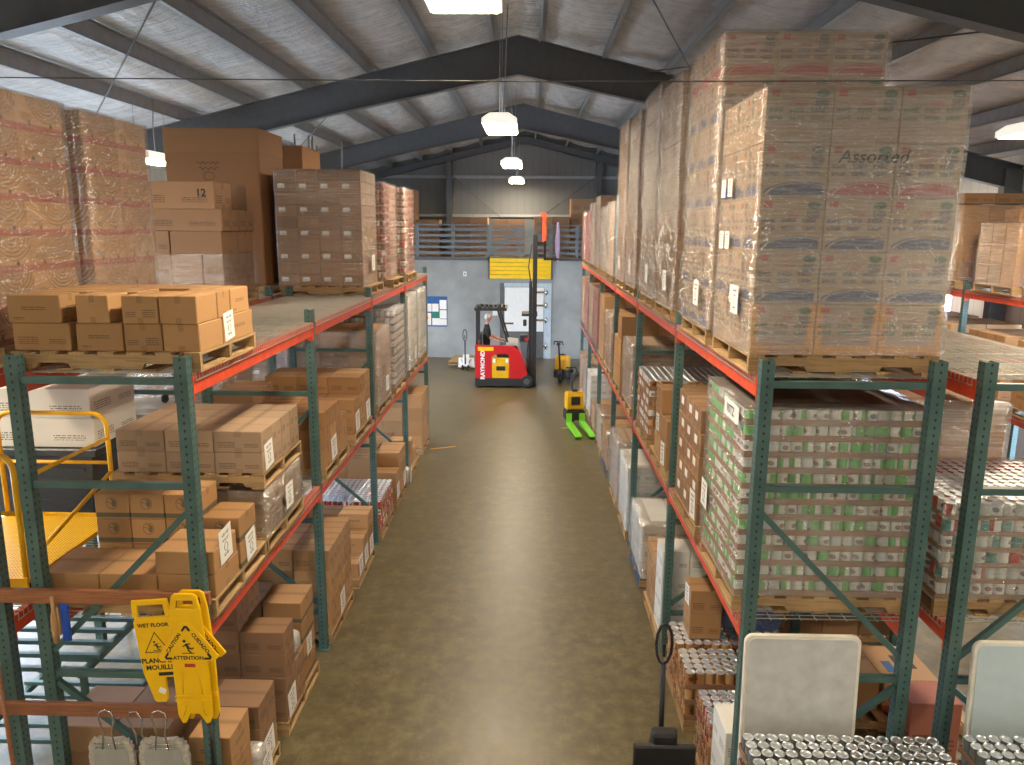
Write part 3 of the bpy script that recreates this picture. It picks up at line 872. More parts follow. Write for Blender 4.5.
def rack(label, xa, xb, ys, levels=(LV1, LV2), skip_deck=()):
    """xa: aisle-side post line, xb: rear post line"""
    t = thing('pallet_rack', label, 'pallet rack', ((xa+xb)/2, ys[0], 0), 0, 'pallet racks')
    h = (xa-xb)/2; s = 1 if h > 0 else -1
    W = abs(h)*2
    for q, Y in enumerate(ys):
        y = Y-ys[0]
        for x in (h, -h): link('upright_post', POST_ME, t, (x, y, 0))
        i = abs(h)-PW/2-.001
        zs = (.42, 1.45, 2.80, 3.49)
        for z in zs:
            MB().box(-i, i, y-.022, y+.022, z-.022, z+.022).build('horizontal_brace', M_GREEN, t)
        for (za, zb) in ((2.62, 1.62), (.52, 1.38)):
            MB().bar((s*i, y+.0, za), (-s*i, y+.0, zb), .034, .04).build('diagonal_brace', M_GREEN, t)
    for q in range(len(ys)-1):
        ym = (ys[q]+ys[q+1])/2-ys[0]
        for z in levels:
            for x, rz in ((h+s*.012, 0 if s > 0 else math.pi), (-h-s*.012, math.pi if s > 0 else 0)):
                link('beam', BEAM_ME, t, (x, ym, z-.0165), rz)
            for dy in (-.68, .68): link('wire_deck', DECK_ME, t, (0, ym+dy, z-.0065))
    return t
YL = [4.70+BAY*i for i in range(5)]
YR = [4.82+BAY*i for i in range(7)]
rack('green and orange pallet rack along the left side of the aisle', -2.17, -3.24, YL)
rack('pallet rack behind the left rack, holding the banana boxes', -4.59, -3.52, YL)
rack('long green and orange pallet rack along the right of the aisle', 1.50, 2.57, YR)
rack('pallet rack back to back behind the right rack', 3.95, 2.88, YR[:5])
rack('far right pallet rack along the pale side wall', 7.05, 8.12, [12.65+BAY*i for i in range(-2, 3)])
CL, CR, CL2, CR2, CR3 = -2.705, 2.035, -4.055, 3.415, 7.585
AL, AR = -2.10, 1.43                       # aisle faces of the loads

# ================================================================= LEFT RACK, top level
Z2 = LV2+PH; Z1 = LV1+PH; Z0 = PH
G = 'small brown cartons on the near left top pallet'
pallet(CL, 4.79, LV2, 'wooden pallet under the small cartons on the near left top shelf')
def put(lst, z, h, place, layer, mat, group):
    for (x0, x1, y0, y1, nm, mt) in lst:
        w, d = x1-x0-.005, y1-y0-.005
        if d > w: carton((x0+x1)/2, (y0+y1)/2, z, d, w, h, mt or mat, 'brown carton, %s, %s, %s' % (layer, nm, place), group, R(90+rnd.uniform(-.4, .4)))
        else: carton((x0+x1)/2, (y0+y1)/2, z, w, d, h, mt or mat, 'brown carton, %s, %s, %s' % (layer, nm, place), group, R(rnd.uniform(-.4, .4)))
P = 'near left top pallet'
h1 = .178
put([(-3.31, -2.935, 4.82, 5.06, 'front left corner', M_KRAFT_T), (-2.90, -2.595, 4.82, 5.05, 'front second', M_KRAFT_T2), (-2.59, -2.345, 4.82, 5.20, 'front third', M_KRAFT_T),
     (-2.34, -2.10, 4.82, 5.20, 'front at the aisle', None), (-2.345, -2.10, 5.21, 5.78, 'long, aisle side rear', M_KRAFT_T2),
     (-3.31, -2.96, 5.08, 5.42, 'left middle', None), (-2.95, -2.60, 5.08, 5.42, 'centre', None), (-3.31, -2.85, 5.44, 5.78, 'left rear', None), (-2.84, -2.36, 5.44, 5.78, 'rear centre', None)],
    Z2, h1, P, 'lower layer', M_KRAFT, G)
put([(-3.32, -2.975, 4.81, 5.05, 'front left corner', M_KRAFT_T2), (-2.885, -2.67, 4.82, 5.08, 'front second, set apart', None), (-2.585, -2.35, 4.81, 5.19, 'front third', M_KRAFT_T),
     (-2.345, -2.10, 4.81, 5.13, 'front at the aisle', M_KRAFT), (-2.36, -2.10, 5.14, 5.36, 'aisle side second', None), (-2.40, -2.10, 5.37, 5.72, 'aisle side third', M_KRAFT_T2),
     (-3.31, -2.96, 5.1, 5.42, 'left middle', None), (-2.95, -2.62, 5.1, 5.42, 'centre', None), (-3.31, -2.86, 5.44, 5.76, 'left rear', None), (-2.84, -2.42, 5.44, 5.76, 'rear centre', None)],
    Z2+h1+.002, h1, P, 'upper layer', M_KRAFT, G)
def first_on(lbl):
    for o in COL.objects:
        if o.get('label', '').startswith(lbl): return o
c = first_on('brown carton, lower layer, long, aisle side rear')
def sign_on(o, face, u=0.0, v=.5, s=1.0, tilt=-.1):
    """paper sign on a carton face, given the carton's own rotation"""
    me = o.data; xs = [q.co.x for q in me.vertices]; ysv = [q.co.y for q in me.vertices]; zs = [q.co.z for q in me.vertices]
    W, D, H = max(xs)-min(xs), max(ysv)-min(ysv), max(zs)
    q = round(math.degrees(o.rotation_euler.z)/90) % 4
    n = {'+x': 0, '-y': 3, '-x': 2}[face]; loc_face = (n-q) % 4          # 0:+x 1:+y 2:-x 3:-y in carton space
    ang = {0: R(90), 1: R(180), 2: R(-90), 3: 0}[loc_face]
    half = W/2 if loc_face in (0, 2) else D/2
    side = D if loc_face in (0, 2) else W
    e = Matrix.Rotation(ang, 3, 'Z')
    p = e @ Vector((u*side, -half-.004, 0)); p.z = max(v*H, .15*s+.006)
    k = link('paper_sign', PAPER_ME, o, p, ang); k.rotation_euler.rotate_axis('Y', tilt); k.scale = (s, 1, s)
    link('handwriting', SCRIB, k, (0, -.0018, 0))
sign_on(c, '+x', -.33, .5, .72)

# tall stack of labelled cartons (bay two)
pallet(CL-.08, 10.46, LV2, 'wooden pallet under the tall labelled stack on the left top shelf')
st = wrapped_cartons('tall stack of brown cartons with small white labels on left top shelf', 'loads on the left top shelf', CL-.13, 10.47, Z2, 4, 3, 10, .285, .325, .152, lambda i, j, k: M_KDARK_L if k % 2 == 0 else M_KDARK, M_WRAPC, e=.006, amp=.006, name='carton_stack', signs=((1, .3, '+x'),))
# red can loads
for q, (y, lbl) in enumerate(((11.84, 'nearer wrapped load of dark red cans on left top shelf'), (13.30, 'farther wrapped load of dark red cans on left top shelf'))):
    pallet(CL, y, LV2, ['wooden pallet under the nearer dark red can load', 'wooden pallet under the farther dark red can load'][q])
    can_load(lbl, 'wrapped red can loads', CL-.1+q*.07, y+.0, Z2, 15, 13, 13, .039, .105, [M_CANRD, M_CANR], .035, 130, (4, 3), M_WRAP, 1)

# ================================================================= LEFT RACK, middle level
pallet(CL, 4.76, LV1, 'wooden pallet under low cartons on the near left middle shelf')
Pm = 'near left middle pallet'
Gm = 'low cartons on the near left middle shelf'
stack(Pm, 'low brown', AL, 4.79, Z1, 3, 1, 1, .395, .42, .165, M_KRAFT, Gm)
q = stack(Pm+' upper', 'low brown', AL, 4.79, Z1+.168, 1, 1, 1, .40, .40, .165, M_KRAFT, Gm)
sign_on(q[(0, 0, 0)], '+x', 0, .1, .9, -.05)
Gl = 'round logo cartons on the near left middle shelf'
st = stack('near left middle shelf', 'round logo', AL-.275, 5.23, Z1, 3, 1, 3, .25, .33, .19, M_KLOGO, Gl)
st = stack('near left shelf aisle edge', 'round logo', AL+.01, 5.23, Z1, 1, 1, 2, .268, .33, .20, M_KLOGO, Gl)
sign_on(st[(0, 0, 0)], '+x', .1, .55, .8)
# low wrapped cartons with a second pallet on top
pallet(CL, 5.80, LV1, 'wooden pallet under the low wrapped cartons on the left middle shelf')
wrapped_cartons('low stretch wrapped grey cartons under a loaded pallet, left middle shelf', 'wrapped loads', CL, 5.83, Z1, 4, 4, 2, .295, .24, .195, M_KGREY, M_WRAP, signs=((1, .2, '+x'),))
pallet(CL, 5.80, Z1+.418, 'wooden pallet stacked on the low wrapped cartons')
st = stack('upper stacked left pallet', 'long greyish', AL, 5.82, Z1+.418+PH, 3, 4, 2, .385, .235, .172, M_KGREY, 'long greyish cartons on the stacked pallet')
sign_on(st[(0, 0, 0)], '+x', .1, .5, .8)
# bay two
pallet(CL, 7.62, LV1, 'wooden pallet under red taped cartons, left middle shelf')
st = stack('second left middle pallet', 'red-taped brown', AL, 7.64, Z1, 3, 4, 3, .39, .235, .20, M_KRED, 'red-taped cartons on the left middle shelf', skip=lambda i, j, k: k == 2 and j > 2 and i == 0)
sign_on(st[(0, 1, 0)], '+x', 0, .3, .9)
stack('red-taped stack', 'extra dark', AL-.75, 7.70, Z1+.608, 1, 2, 1, .42, .34, .17, M_KDARK, 'red-taped cartons on the left middle shelf')
pallet(CL, 8.98, LV1, 'wooden pallet under two-height cartons, left middle shelf')
st = stack('third left middle pallet', 'brown', AL, 9.0, Z1, 3, 3, 3, .39, .31, .215, M_KRAFT_T, 'brown cartons on the third left middle pallet', skip=lambda i, j, k: k == 2 and j == 0)
sign_on(st[(0, 0, 0)], '+x', 0, .3, .9); sign_on(st[(0, 2, 0)], '+x', 0, .4, .9)
# bay three, four: wrapped
for q, (y, mt, wm, nz, lbl) in enumerate(((10.48, M_KRAFT, M_WRAPW, 4, 'wrapped pinkish brown cartons on left middle shelf, bay three'),
                              (13.30, M_WBOX, M_WRAP, 5, 'first wrapped white load on the last left middle bay'),
                              (14.62, M_WBOX, M_WRAP, 5, 'last wrapped white load on the left middle shelf'))):
    pallet(CL, y, LV1, 'wooden pallet under the '+lbl[:46].rsplit(' ', 1)[0])
    wrapped_cartons(lbl, 'wrapped loads', CL, y+.02, Z1, 3, 3, nz, .395, .325, .262, mt, wm, signs=((1, .25, '+x'),))
pallet(CL, 11.85, LV1, 'wooden pallet under the wrapped white cans, left middle shelf')
can_load('wrapped white cans in brown trays on the left middle shelf', 'wrapped can loads', CL, 11.87, Z1, 15, 13, 10, .039, .115, [M_CANW, M_CANT], .04, 120, (4, 3), M_WRAPW, 1)

# ================================================================= LEFT RACK, floor level
pallet(CL, 4.80, 0, 'floor pallet under the nearest cartons, left rack')
st = stack('nearest left floor pallet', 'tall brown', AL, 4.84, Z0, 1, 1, 3, .30, .36, .245, M_KRAFT_T2, 'cartons on the nearest left floor pallet', turn=False)
st = stack('nearest left floor pallet rear', 'brown', AL, 5.40, Z0, 2, 1, 3, .42, .38, .2, M_KDARK_T, 'cartons on the nearest left floor pallet')
sign_on(st[(0, 0, 0)], '+x', 0, .6, .9)
stack('nearest left floor pallet inside', 'dark brown', AL-.44, 4.84, Z0, 2, 1, 4, .40, .5, .2, M_KDARK, 'cartons on the nearest left floor pallet')
def bag(x, y, z, w, d, h, mat, label, seed, group='wrapped parcels', sgn=True):
    vs = []; fs = []; nu, nv = 16, 9
    for j in range(nv+1):
        ph = -math.pi/2+math.pi*j/nv
        for i in range(nu):
            th = 2*math.pi*i/nu
            f = lambda v, p: math.copysign(abs(v)**p, v)
            px, py, pz = f(math.cos(ph), .45)*f(math.cos(th), .45), f(math.cos(ph), .45)*f(math.sin(th), .45), f(math.sin(ph), .6)
            k = 1+.09*noise.noise((px*3+seed, py*3, pz*3))
            vs.append((px*w/2*k, py*d/2*k, max(0, (pz*k+1)*h/2)))
    for j in range(nv):
        for i in range(nu): i2 = (i+1) % nu; fs.append((j*nu+i, j*nu+i2, (j+1)*nu+i2, (j+1)*nu+i))
    o = thing('wrapped_parcel', label, 'parcel', (x, y, z), 0, group)
    MB().add(vs, fs, 0, True).build('parcel_body', mat, o)
    if sgn: sign(o, (w/2+.02, 0, h*.5), '+x', -.15, .8)
    return o
M_SILVER = plain('crinkled_clear_film', (.55, .53, .5), .25, .3, .3, 30)
bag(AL-.02, 5.31, Z0, .16, .17, .34, M_SILVER, 'small silver wrapped parcel with paper sign on left floor pallet', 3)
pallet(CL, 6.05, 0, 'floor pallet under the stepped carton pile, left rack')
st = stack('stepped left floor pile', 'brown', AL, 6.07, Z0, 3, 2, 5, .39, .27, .215, M_KDARK_T, 'stepped carton pile on the left floor', skip=lambda i, j, k: (k > 3 and i == 0) or (i == 0 and j == 1 and k > 1))
sign_on(st[(0, 0, 0)], '+x', 0, .6, .9)
bag(AL-.12, 6.49, Z0+2*.217, .22, .22, .2, M_SILVER, 'silver wrapped parcel beside the green striped cartons', 9, sgn=False)
st = stack('striped left floor stack', 'green-striped', AL-.02, 6.64, Z0, 1, 1, 4, .36, .40, .21, M_KSHELF, 'green-striped cartons on the left floor')
sign_on(st[(0, 0, 1)], '+x', 0, .5, .7, 0)
stack('left floor beside striped stack', 'dark', AL-.40, 6.64, Z0, 2, 1, 4, .38, .40, .215, M_KDARK, 'dark cartons behind the striped stack')
pallet(CL, 7.60, 0, 'floor pallet under the four-high carton block, left rack')
st = stack('four-high left floor block', 'long brown', AL, 7.62, Z0, 3, 3, 4, .39, .32, .235, M_KRAFT_T, 'four-high carton block on the left floor')
sign_on(st[(0, 1, 0)], '+x', 0, .6, .9)
pallet(CL, 8.90, 0, 'floor pallet under the low carton steps, left rack')
st = stack('low stepped left floor pallet', 'brown', AL, 8.92, Z0, 3, 3, 3, .39, .32, .2, M_KRAFT_T2, 'low stepped cartons on the left floor', skip=lambda i, j, k: (k == 2 and j < 2) or (k == 1 and j == 0))
for j in range(3): sign_on(st[(0, j, 0)], '+x', 0, .6, .85)
pallet(CL, 10.42, 0, 'floor pallet under the red can packs, left rack')
can_load('red and silver can packs in trays on the left floor', 'wrapped can loads', CL, 10.44, Z0, 15, 13, 4, .039, .108, [M_CANRD, M_CANR], .035, 200, (4, 3), M_WRAPC, 1, wrapped=False, name='can_load')
pallet(CL, 11.70, 0, 'floor pallet under the three-high cartons past the red cans')
st = stack('left floor pallet past the cans', 'brown', AL, 11.72, Z0, 3, 3, 3, .39, .32, .235, M_KRAFT, 'cartons past the red cans on the left floor', skip=lambda i, j, k: k == 2 and i == 0 and j == 0)
sign_on(st[(0, 0, 0)], '+x', 0, .6, .9); sign_on(st[(0, 2, 0)], '+x', 0, .6, .9)
pallet(CL, 13.24, 0, 'floor pallet with a single raised carton, left rack')
st = stack('left floor pallet, last bay', 'brown', AL-.05, 13.27, Z0, 2, 3, 2, .40, .30, .24, M_KRAFT, 'cartons in the last left floor bay', skip=lambda i, j, k: k == 1 and j != 1 and i == 0)
bag(AL-.08, 12.98, 0, .2, .2, .3, M_SILVER, 'silver wrapped parcel in the last left floor bay', 5)
pallet(CL, 14.75, 0, 'last floor pallet of the left rack, under the tall cartons')
stack('last left floor pallet', 'brown', AL, 14.77, Z0, 3, 3, 5, .39, .32, .27, M_KRAFT, 'tall cartons at the end of the left rack', skip=lambda i, j, k: k == 4 and i == 0)

# ================================================================= RACK BEHIND LEFT: top level
for q, y in enumerate((4.92, 6.20)):
    pallet(CL2, y, LV2, ['wooden pallet under the nearer banana box load', 'wooden pallet under the farther banana box load'][q])
    wrapped_cartons(['nearer stretch wrapped load of banana boxes at the photo edge', 'farther stretch wrapped load of banana boxes on the high shelf'][q], 'wrapped banana box loads',
                    CL2, y-.10+q*.04, Z2, 2, 2, 7, .575, .53 if q == 0 else .50, .236, M_BAN, M_WRAP, cname='banana_box', amp=.016)
# mixed cartons
pallet(CL2, 8.72, LV2, 'wooden pallet under the mixed wrapped cartons on the high left shelf')
t = thing('wrapped_pallet_load', 'mixed stretch wrapped cartons in front of the huge brown carton', 'wrapped load', (CL2-.02, 9.24, Z2), 0, 'wrapped loads')
zz = 0
for (hh, items) in ((.17, [(-.60, -.28), (-.27, .02), (.03, .36), (.37, .60)]), (.30, [(-.60, -.31), (-.30, 0.0), (.01, .36), (.37, .60)]), (.26, [(-.60, -.35), (-.34, 0.0), (.01, .60)]), (.24, [(-.61, -.40), (-.39, .62)]), (.30, [(-.45, .55)])):
    for (a, b) in items:
        for (ya, yb2) in ((-.5, 0.0), (.005, .5)):
            carton((a+b)/2, (ya+yb2)/2, zz, b-a-.004, yb2-ya-.004, hh, rnd.choice([M_KDARK_T, M_KDARK_T, M_KDARK]), None, None, 0, 'carton', t)
    zz += hh+.002
link('handwritten_number', text_mesh('12', .12, INK), t, (.4, -.504, 1.15), rot=FACE['-y'])
wrap(t, -.62, .62, -.5, .5, .003, .47, M_WRAPC, 4.4, False)
# huge cartons
def huge(x, y, w, d, h, label):
    t = thing('huge_carton', label, 'carton', (x, y, Z2), 0, 'huge cartons')
    b = MB().box(-w/2, w/2, -d/2, d/2, 0, h).build('box_body', M_KHUGE, t, bevel=.012)
    MB().box(-w/2-.004, w/2+.004, -d/2-.004, d/2+.004, h-.30, h+.006).build('lid_flaps', M_KHUGE, t, bevel=.008)
    link('handwriting', SCRIB, t, (-.05, -d/2-.006, h*.72)).scale = (2.2, 1, 1.6)
    return t
M_KHUGE = cardboard('huge_carton_cardboard', srgb(146, 102, 64), srgb(152, 108, 68), tape=None)
pallet(CL2-.1, 10.46, LV2, 'wooden pallet under the nearer huge carton')
huge(CL2-.17, 10.97, 1.26, 1.0, 2.05, 'nearer huge plain brown carton on the high left shelf')
pallet(CL2, 11.95, LV2, 'wooden pallet under the farther huge carton')
huge(CL2+.02, 12.47, 1.16, 1.0, 1.98, 'farther huge brown carton behind the labelled stack')
fr = thing('folded_metal_frame', 'bundle of thin pale metal tubes standing behind the labelled stack', 'tubes', (CL2, 14.4, LV2+.03))
for i in range(9):
    x = -.5+i*.125; MB().tube([(x, rnd.uniform(-.3, .3), .0), (x+rnd.uniform(-.25, .25), rnd.uniform(-.2, .2), 2.45+rnd.uniform(-.15, .1))], .019, 6).build('tube', M_PURLIN, fr)

# rack behind left, middle level: white boxes, bin, cart
t = thing('yellow_platform_cart', 'yellow tubular platform cart with perforated deck behind the left rack', 'cart', (-4.03, 5.62, LV1))
def perf_mat():
    q = NT('perforated_yellow_plate', .42); o = q.sep(q.coord('Object'))
    a = q.m('SUBTRACT', q.m('FRACT', q.m('MULTIPLY', o[0], 40)), .5); b = q.m('SUBTRACT', q.m('FRACT', q.m('MULTIPLY', o[1], 40)), .5)
    hmask = q.m('LESS_THAN', q.m('ADD', q.m('MULTIPLY', a, a), q.m('MULTIPLY', b, b)), .06)
    q.color(q.mix(hmask, (*srgb(226, 176, 30), 1), (.09, .06, .01, 1))); return q.done()
MB().box(-.50, .48, -.62, .62, .092, .125).build('perforated_deck', perf_mat(), t)
MB().box(-.52, .50, -.64, -.622, .05, .15).build('deck_edge', M_YELP, t); MB().box(-.52, .50, .622, .64, .05, .15).build('deck_edge', M_YELP, t)
def loop(y, zt, w=.47, lean=.0):
    pts = [(-w, y, .125)]
    for i in range(7): a = math.pi-math.pi/2*i/6; pts.append((-w+.12+.12*math.cos(a), y+lean, zt-.12+.12*math.sin(a)))
    for i in range(7): a = math.pi/2-math.pi/2*i/6; pts.append((w-.12+.12*math.cos(a), y+lean, zt-.12+.12*math.sin(a)))
    pts.append((w, y, .125)); return pts
for y in (-.60, .60):
    MB().tube(loop(y, 1.05), .02, 8).build('handle_loop', M_YELP, t)
    MB().tube([(-.46, y, .62), (.46, y, .62)], .016, 8).build('cross_bar', M_YELP, t)
MB().tube([(.47, -.6, .84), (.47, .6, .84)], .016, 8).build('side_rail', M_YELP, t)
MB().tube([(.47, -.6, .22), (.47, .6, .54)], .016, 8).build('side_rail', M_YELP, t)
for x in (-.42, .42):
    for y in (-.52, .52): MB().lathe([(.04, -.02), (.045, -.01), (.045, .01), (.04, .02)], 14, 0, (x, y, .046), 'x').build('wheel', M_RUBBER, t)
t = thing('black_tote_bin', 'black plastic bin under the white cartons behind left rack', 'bin', (-4.40, 6.98, LV1))
m = MB(); m.prism([(-.45, 0), (.45, 0), (.5, .62), (-.5, .62)], -.4, .4, 'y'); m.build('bin_body', M_BIN, t, bevel=.02)
MB().box(-.53, .53, -.43, .43, .56, .63).build('rim', M_BIN, t, bevel=.01)
for i in range(4): MB().box(-.40, .40, -.412, -.401, .12+i*.1, .15+i*.1).build('rib', M_BIN, t)
q = stack('the black bin', 'white', -3.90, 6.60, LV1+.635, 1, 1, 2, .98, .76, .27, M_WBOX, 'white cartons on the black bin')
t = thing('grey_utility_cart', 'grey two-shelf cart with casters behind the left rack', 'cart', (-4.20, 8.02, LV1))
for z in (.15, .62): MB().box(-.45, .45, -.3, .3, z, z+.05).build('shelf', M_GREYM, t, bevel=.01)
for x in (-.42, .42):
    for y in (-.27, .27):
        MB().tube([(x, y, .1), (x, y, .62)], .02, 8).build('leg', M_GREYM, t)
        MB().lathe([(.045, -.015), (.05, 0), (.045, .015)], 12, 0, (x, y, .05), 'x').build('caster', M_RUBBER, t)
t = thing('caster_dolly', 'small upturned dolly with casters on the grey cart', 'dolly', (-4.20, 8.02, LV1+.672))
MB().box(-.35, .35, -.25, .25, 0, .05).build('frame', M_GREYM, t)
for x in (-.28, .28):
    MB().lathe([(.055, -.018), (.06, 0), (.055, .018)], 12, 0, (x, 0, .115), 'x').build('caster', M_RUBBER, t)
t2 = wrapped_cartons('clear wrapped low load with shiny crinkled film behind the left rack', 'wrapped loads', CL2, 8.5, LV1+PH, 3, 2, 4, .385, .46, .24, M_KDARK, M_WRAPW, amp=.03)
pallet(CL2, 8.46, LV1, 'wooden pallet under the shiny wrapped load behind the left rack')
pallet(CL2, 10.9, LV1, 'wooden pallet behind the left rack, bay three')
wrapped_cartons('tall labelled carton stack seen behind left rack, middle level', 'loads behind the left rack', CL2, 10.92, Z1, 4, 3, 9, .29, .325, .15, lambda i, j, k: M_KDARK_L if k % 2 == 0 else M_KDARK, M_WRAPC, e=.006, amp=.006, name='carton_stack')
# green dunnage frames on the floor
def dunnage(x, y, label):
    t = thing('dunnage_rack', label, 'storage frame', (x, y, 0), 0, 'green storage frames')
    for z in (.30, .95):
        for i in range(7): MB().box(-.55, .55, -.6+i*.2-.02, -.6+i*.2+.02, z, z+.035).build('slat', M_GREEN, t)
        for xx in (-.5, .5): MB().box(xx-.025, xx+.025, -.62, .62, z-.05, z-.001).build('side_rail', M_GREEN, t)
    for xx in (-.5, .5):
        for yy in (-.58, .58): MB().box(xx-.024, xx+.024, yy-.018, yy+.018, 0, .249).build('leg', M_GREEN, t); MB().box(xx-.024, xx+.024, yy-.018, yy+.018, .34, .899).build('leg', M_GREEN, t)
    return t
dunnage(-4.05, 6.1, 'near green slatted storage frame on the floor behind the left rack')
dunnage(-4.05, 8.6, 'far green slatted storage frame on the floor behind the left rack')

# ================================================================= RIGHT RACK, top level
pallet(CR, 4.96, LV2, 'wooden pallet under the load marked Assorted')
def pm(i, j, k):
    if k == 0: return M_PY
    if k == 4: return M_PG
    if k == 3: return [M_PB, M_PR, M_PR][i]
    return M_PB
big = wrapped_cartons('big stretch wrapped load of produce boxes marked Assorted', 'wrapped loads', CR, 4.96, Z2, 3, 3, 5, .405, .335, .328, pm, M_WRAP, cname='produce_box', amp=.009, e=.010)
W_, D_ = 3*.408, 3*.338
link('handwritten_word', text_mesh('Assorted', .115, INK, .25, .010), big, (.06, -D_/2-.012, 3*.33+.245), rot=FACE['-y'])
link('printed_word', text_mesh('GoldenFoods', .05, plain('red_print', (.3, .06, .04), .6), .1), big, (-.36, -D_/2-.0025, .03), rot=FACE['-y'])
for (y, z) in ((-.1, .36), (.12, .72), (.28, .72), (.12, 1.08), (.3, 1.08)):
    sign(big, (-W_/2-.03, y, z), '-x', 0, .45)
sign(big, (-W_/2-.035, -.2, .33), '-x', 0, .7)
for q, (y, d, nz, hh, lbl) in enumerate(((6.16, .385, 7, .318, 'second tall wrapped load on the right top shelf, behind the Assorted load'),
        (7.74, .36, 7, .322, 'third tall wrapped load on the right top shelf'), (8.99, .36, 7, .336, 'fourth tall wrapped load on the right top shelf'),
        (10.56, .36, 7, .330, 'fifth tall wrapped load on the right top shelf'), (11.84, .36, 7, .338, 'sixth tall wrapped load on the right top shelf'))):
    pallet(CR, y+.05, LV2, 'wooden pallet under the %s tall right top load' % NTH[q+1])
    lo = wrapped_cartons(lbl, 'tall wrapped loads on the right top shelf', CR, y, Z2, 3, 3, nz, .40, d, hh,
                    (lambda i, j, k: M_PR if k == 6 else M_PB) if q == 0 else M_KDARK_T, M_WRAP, amp=.024, cname='produce_box' if q == 0 else 'carton')
    sign(lo, (-.66, -.3, .28), '-x', 0, .75)
Gf = 'loads at the far end of the right top shelf'
for q, (y, nz, hh, mt, wm, lbl) in enumerate(((13.45, 4, .31, M_KRAFT, M_WRAPW, 'milky wrapped load with loose film, right top shelf'), (14.85, 4, .30, M_KGREY, M_WRAP, 'wrapped pale carton load, far right top shelf'),
        (16.25, 5, .29, M_KDARK, M_WRAPC, 'dark brown carton load on the far right top shelf'), (17.55, 5, .27, M_KRAFT, M_WRAP, 'brown wrapped load on the far right top shelf'),
        (19.05, 4, .30, M_REDBOX, M_WRAPC, 'reddish carton load on the far right top shelf'), (20.4, 4, .30, M_REDBOX, M_WRAP, 'last reddish carton load on the right top shelf'))):
    pallet(CR, y, LV2, 'wooden pallet under the '+' '.join(lbl.split()[:5]))
    wrapped_cartons(lbl, Gf, CR, y+.01, Z2, 3, 3, nz, .40, .33, hh, mt, wm, amp=.02)
o = MB().tube([(1.475, 13.28, 3.651), (1.475, 13.28, 5.0)], .03, 8).build('light_blue_tube', plain('light_blue_plastic', srgb(130, 200, 235), .4)); tag(o, 'light blue upright tube between wrapped loads on right shelf', 'tube')

# ================================================================= RIGHT RACK, middle level
pallet(CR, 4.96, LV1, 'wooden pallet under the green and white can load')
gl, gw, gd = can_load('big wrapped load of green and white cans in brown trays', 'wrapped can loads', CR, 4.97, Z1, 15, 13, 12, .0392, .104, [M_CANG, M_CANG, M_CANW], .043, 300, (5, 4), M_WRAPH, -1, cover=True)
link('handwritten_mark', text_mesh('90TZ', .09, INK), gl, (-gw/2-.0325, -.25, 1.25), rot=FACE['-x'])
MB().box(-gw/2-.03, -gw/2-.026, -.45, -.08, 1.19, 1.31).build('paper_label', M_PAPER, gl)
sign(gl, (-gw/2-.03, .38, .42), '-x', 0, .8)
pallet(CR, 6.20, LV1, 'wooden pallet under the white-labelled cartons, right middle shelf')
M_KLAB = cardboard('kraft_cardboard_white_labels', KR_LO, KR_HI, label=False)
st = stack('second right middle pallet', 'white-labelled', AR, 6.22, Z1, 3, 3, 5, .39, .31, .2, M_KDARK_T, 'white-labelled cartons on the right middle shelf', side=1, skip=lambda i, j, k: k == 4 and i > 0 and j > 0)
LAB_ME = MB().box(-.05, .05, -.001, .001, -.035, .035).mesh('white_label', M_PAPER)
for (i, j, k), o in st.items():
    if i == 0: link('white_label', LAB_ME, o, (-.199, rnd.uniform(-.08, .02), .12), R(-90))
sign_on(st[(0, 0, 0)], '-x', 0, .7, .9)
pallet(CR, 7.72, LV1, 'wooden pallet under plain brown cartons, right middle bay two')
st = stack('third right middle pallet', 'plain brown', AR, 7.74, Z1, 3, 2, 3, .39, .36, .26, M_KRAFT, 'plain brown cartons on the right middle shelf', side=1, skip=lambda i, j, k: k == 2 and j == 0)
sign_on(st[(0, 0, 0)], '-x', 0, .5, .9); sign_on(st[(0, 1, 1)], '-x', 0, .5, .7)
pallet(CR, 8.98, LV1, 'wooden pallet under silver-topped can trays, right middle shelf')
can_load('silver topped can trays on the right middle shelf, bay two', 'wrapped can loads', CR, 9.0, Z1, 15, 13, 6, .039, .112, [M_CANW, M_CANB], .045, 240, (4, 3), M_WRAPC, -1, wrapped=False, name='can_load')
pallet(CR, 10.58, LV1, 'wooden pallet under the film-wrapped cartons, right middle bay three')
wrapped_cartons('film wrapped cartons at the front of right middle bay three', 'wrapped loads', CR, 10.6, Z1, 3, 3, 4, .395, .325, .22, M_KGREY, M_WRAPW)
pallet(CR, 11.90, LV1, 'wooden pallet under the tall plain cartons, right middle bay three')
stack('right middle pallet, bay three', 'tall plain', AR, 11.92, Z1, 2, 2, 3, .58, .48, .38, M_KRAFT, 'tall plain cartons on the right middle shelf', side=1, skip=lambda i, j, k: k == 2 and j == 1)
pallet(CR, 13.42, LV1, 'wooden pallet under the loosely wrapped cartons, right middle bay four')
wrapped_cartons('loosely wrapped cartons on right middle bay four', 'wrapped loads', CR, 13.44, Z1, 3, 3, 4, .395, .325, .25, M_KRAFT, M_WRAPW, amp=.03)
pallet(CR, 14.75, LV1, 'wooden pallet under stacked cartons, right middle bay four')
stack('right middle pallet, bay four', 'brown', AR, 14.77, Z1, 3, 3, 4, .39, .32, .3, M_KRAFT, 'brown cartons, right middle bay four', side=1)
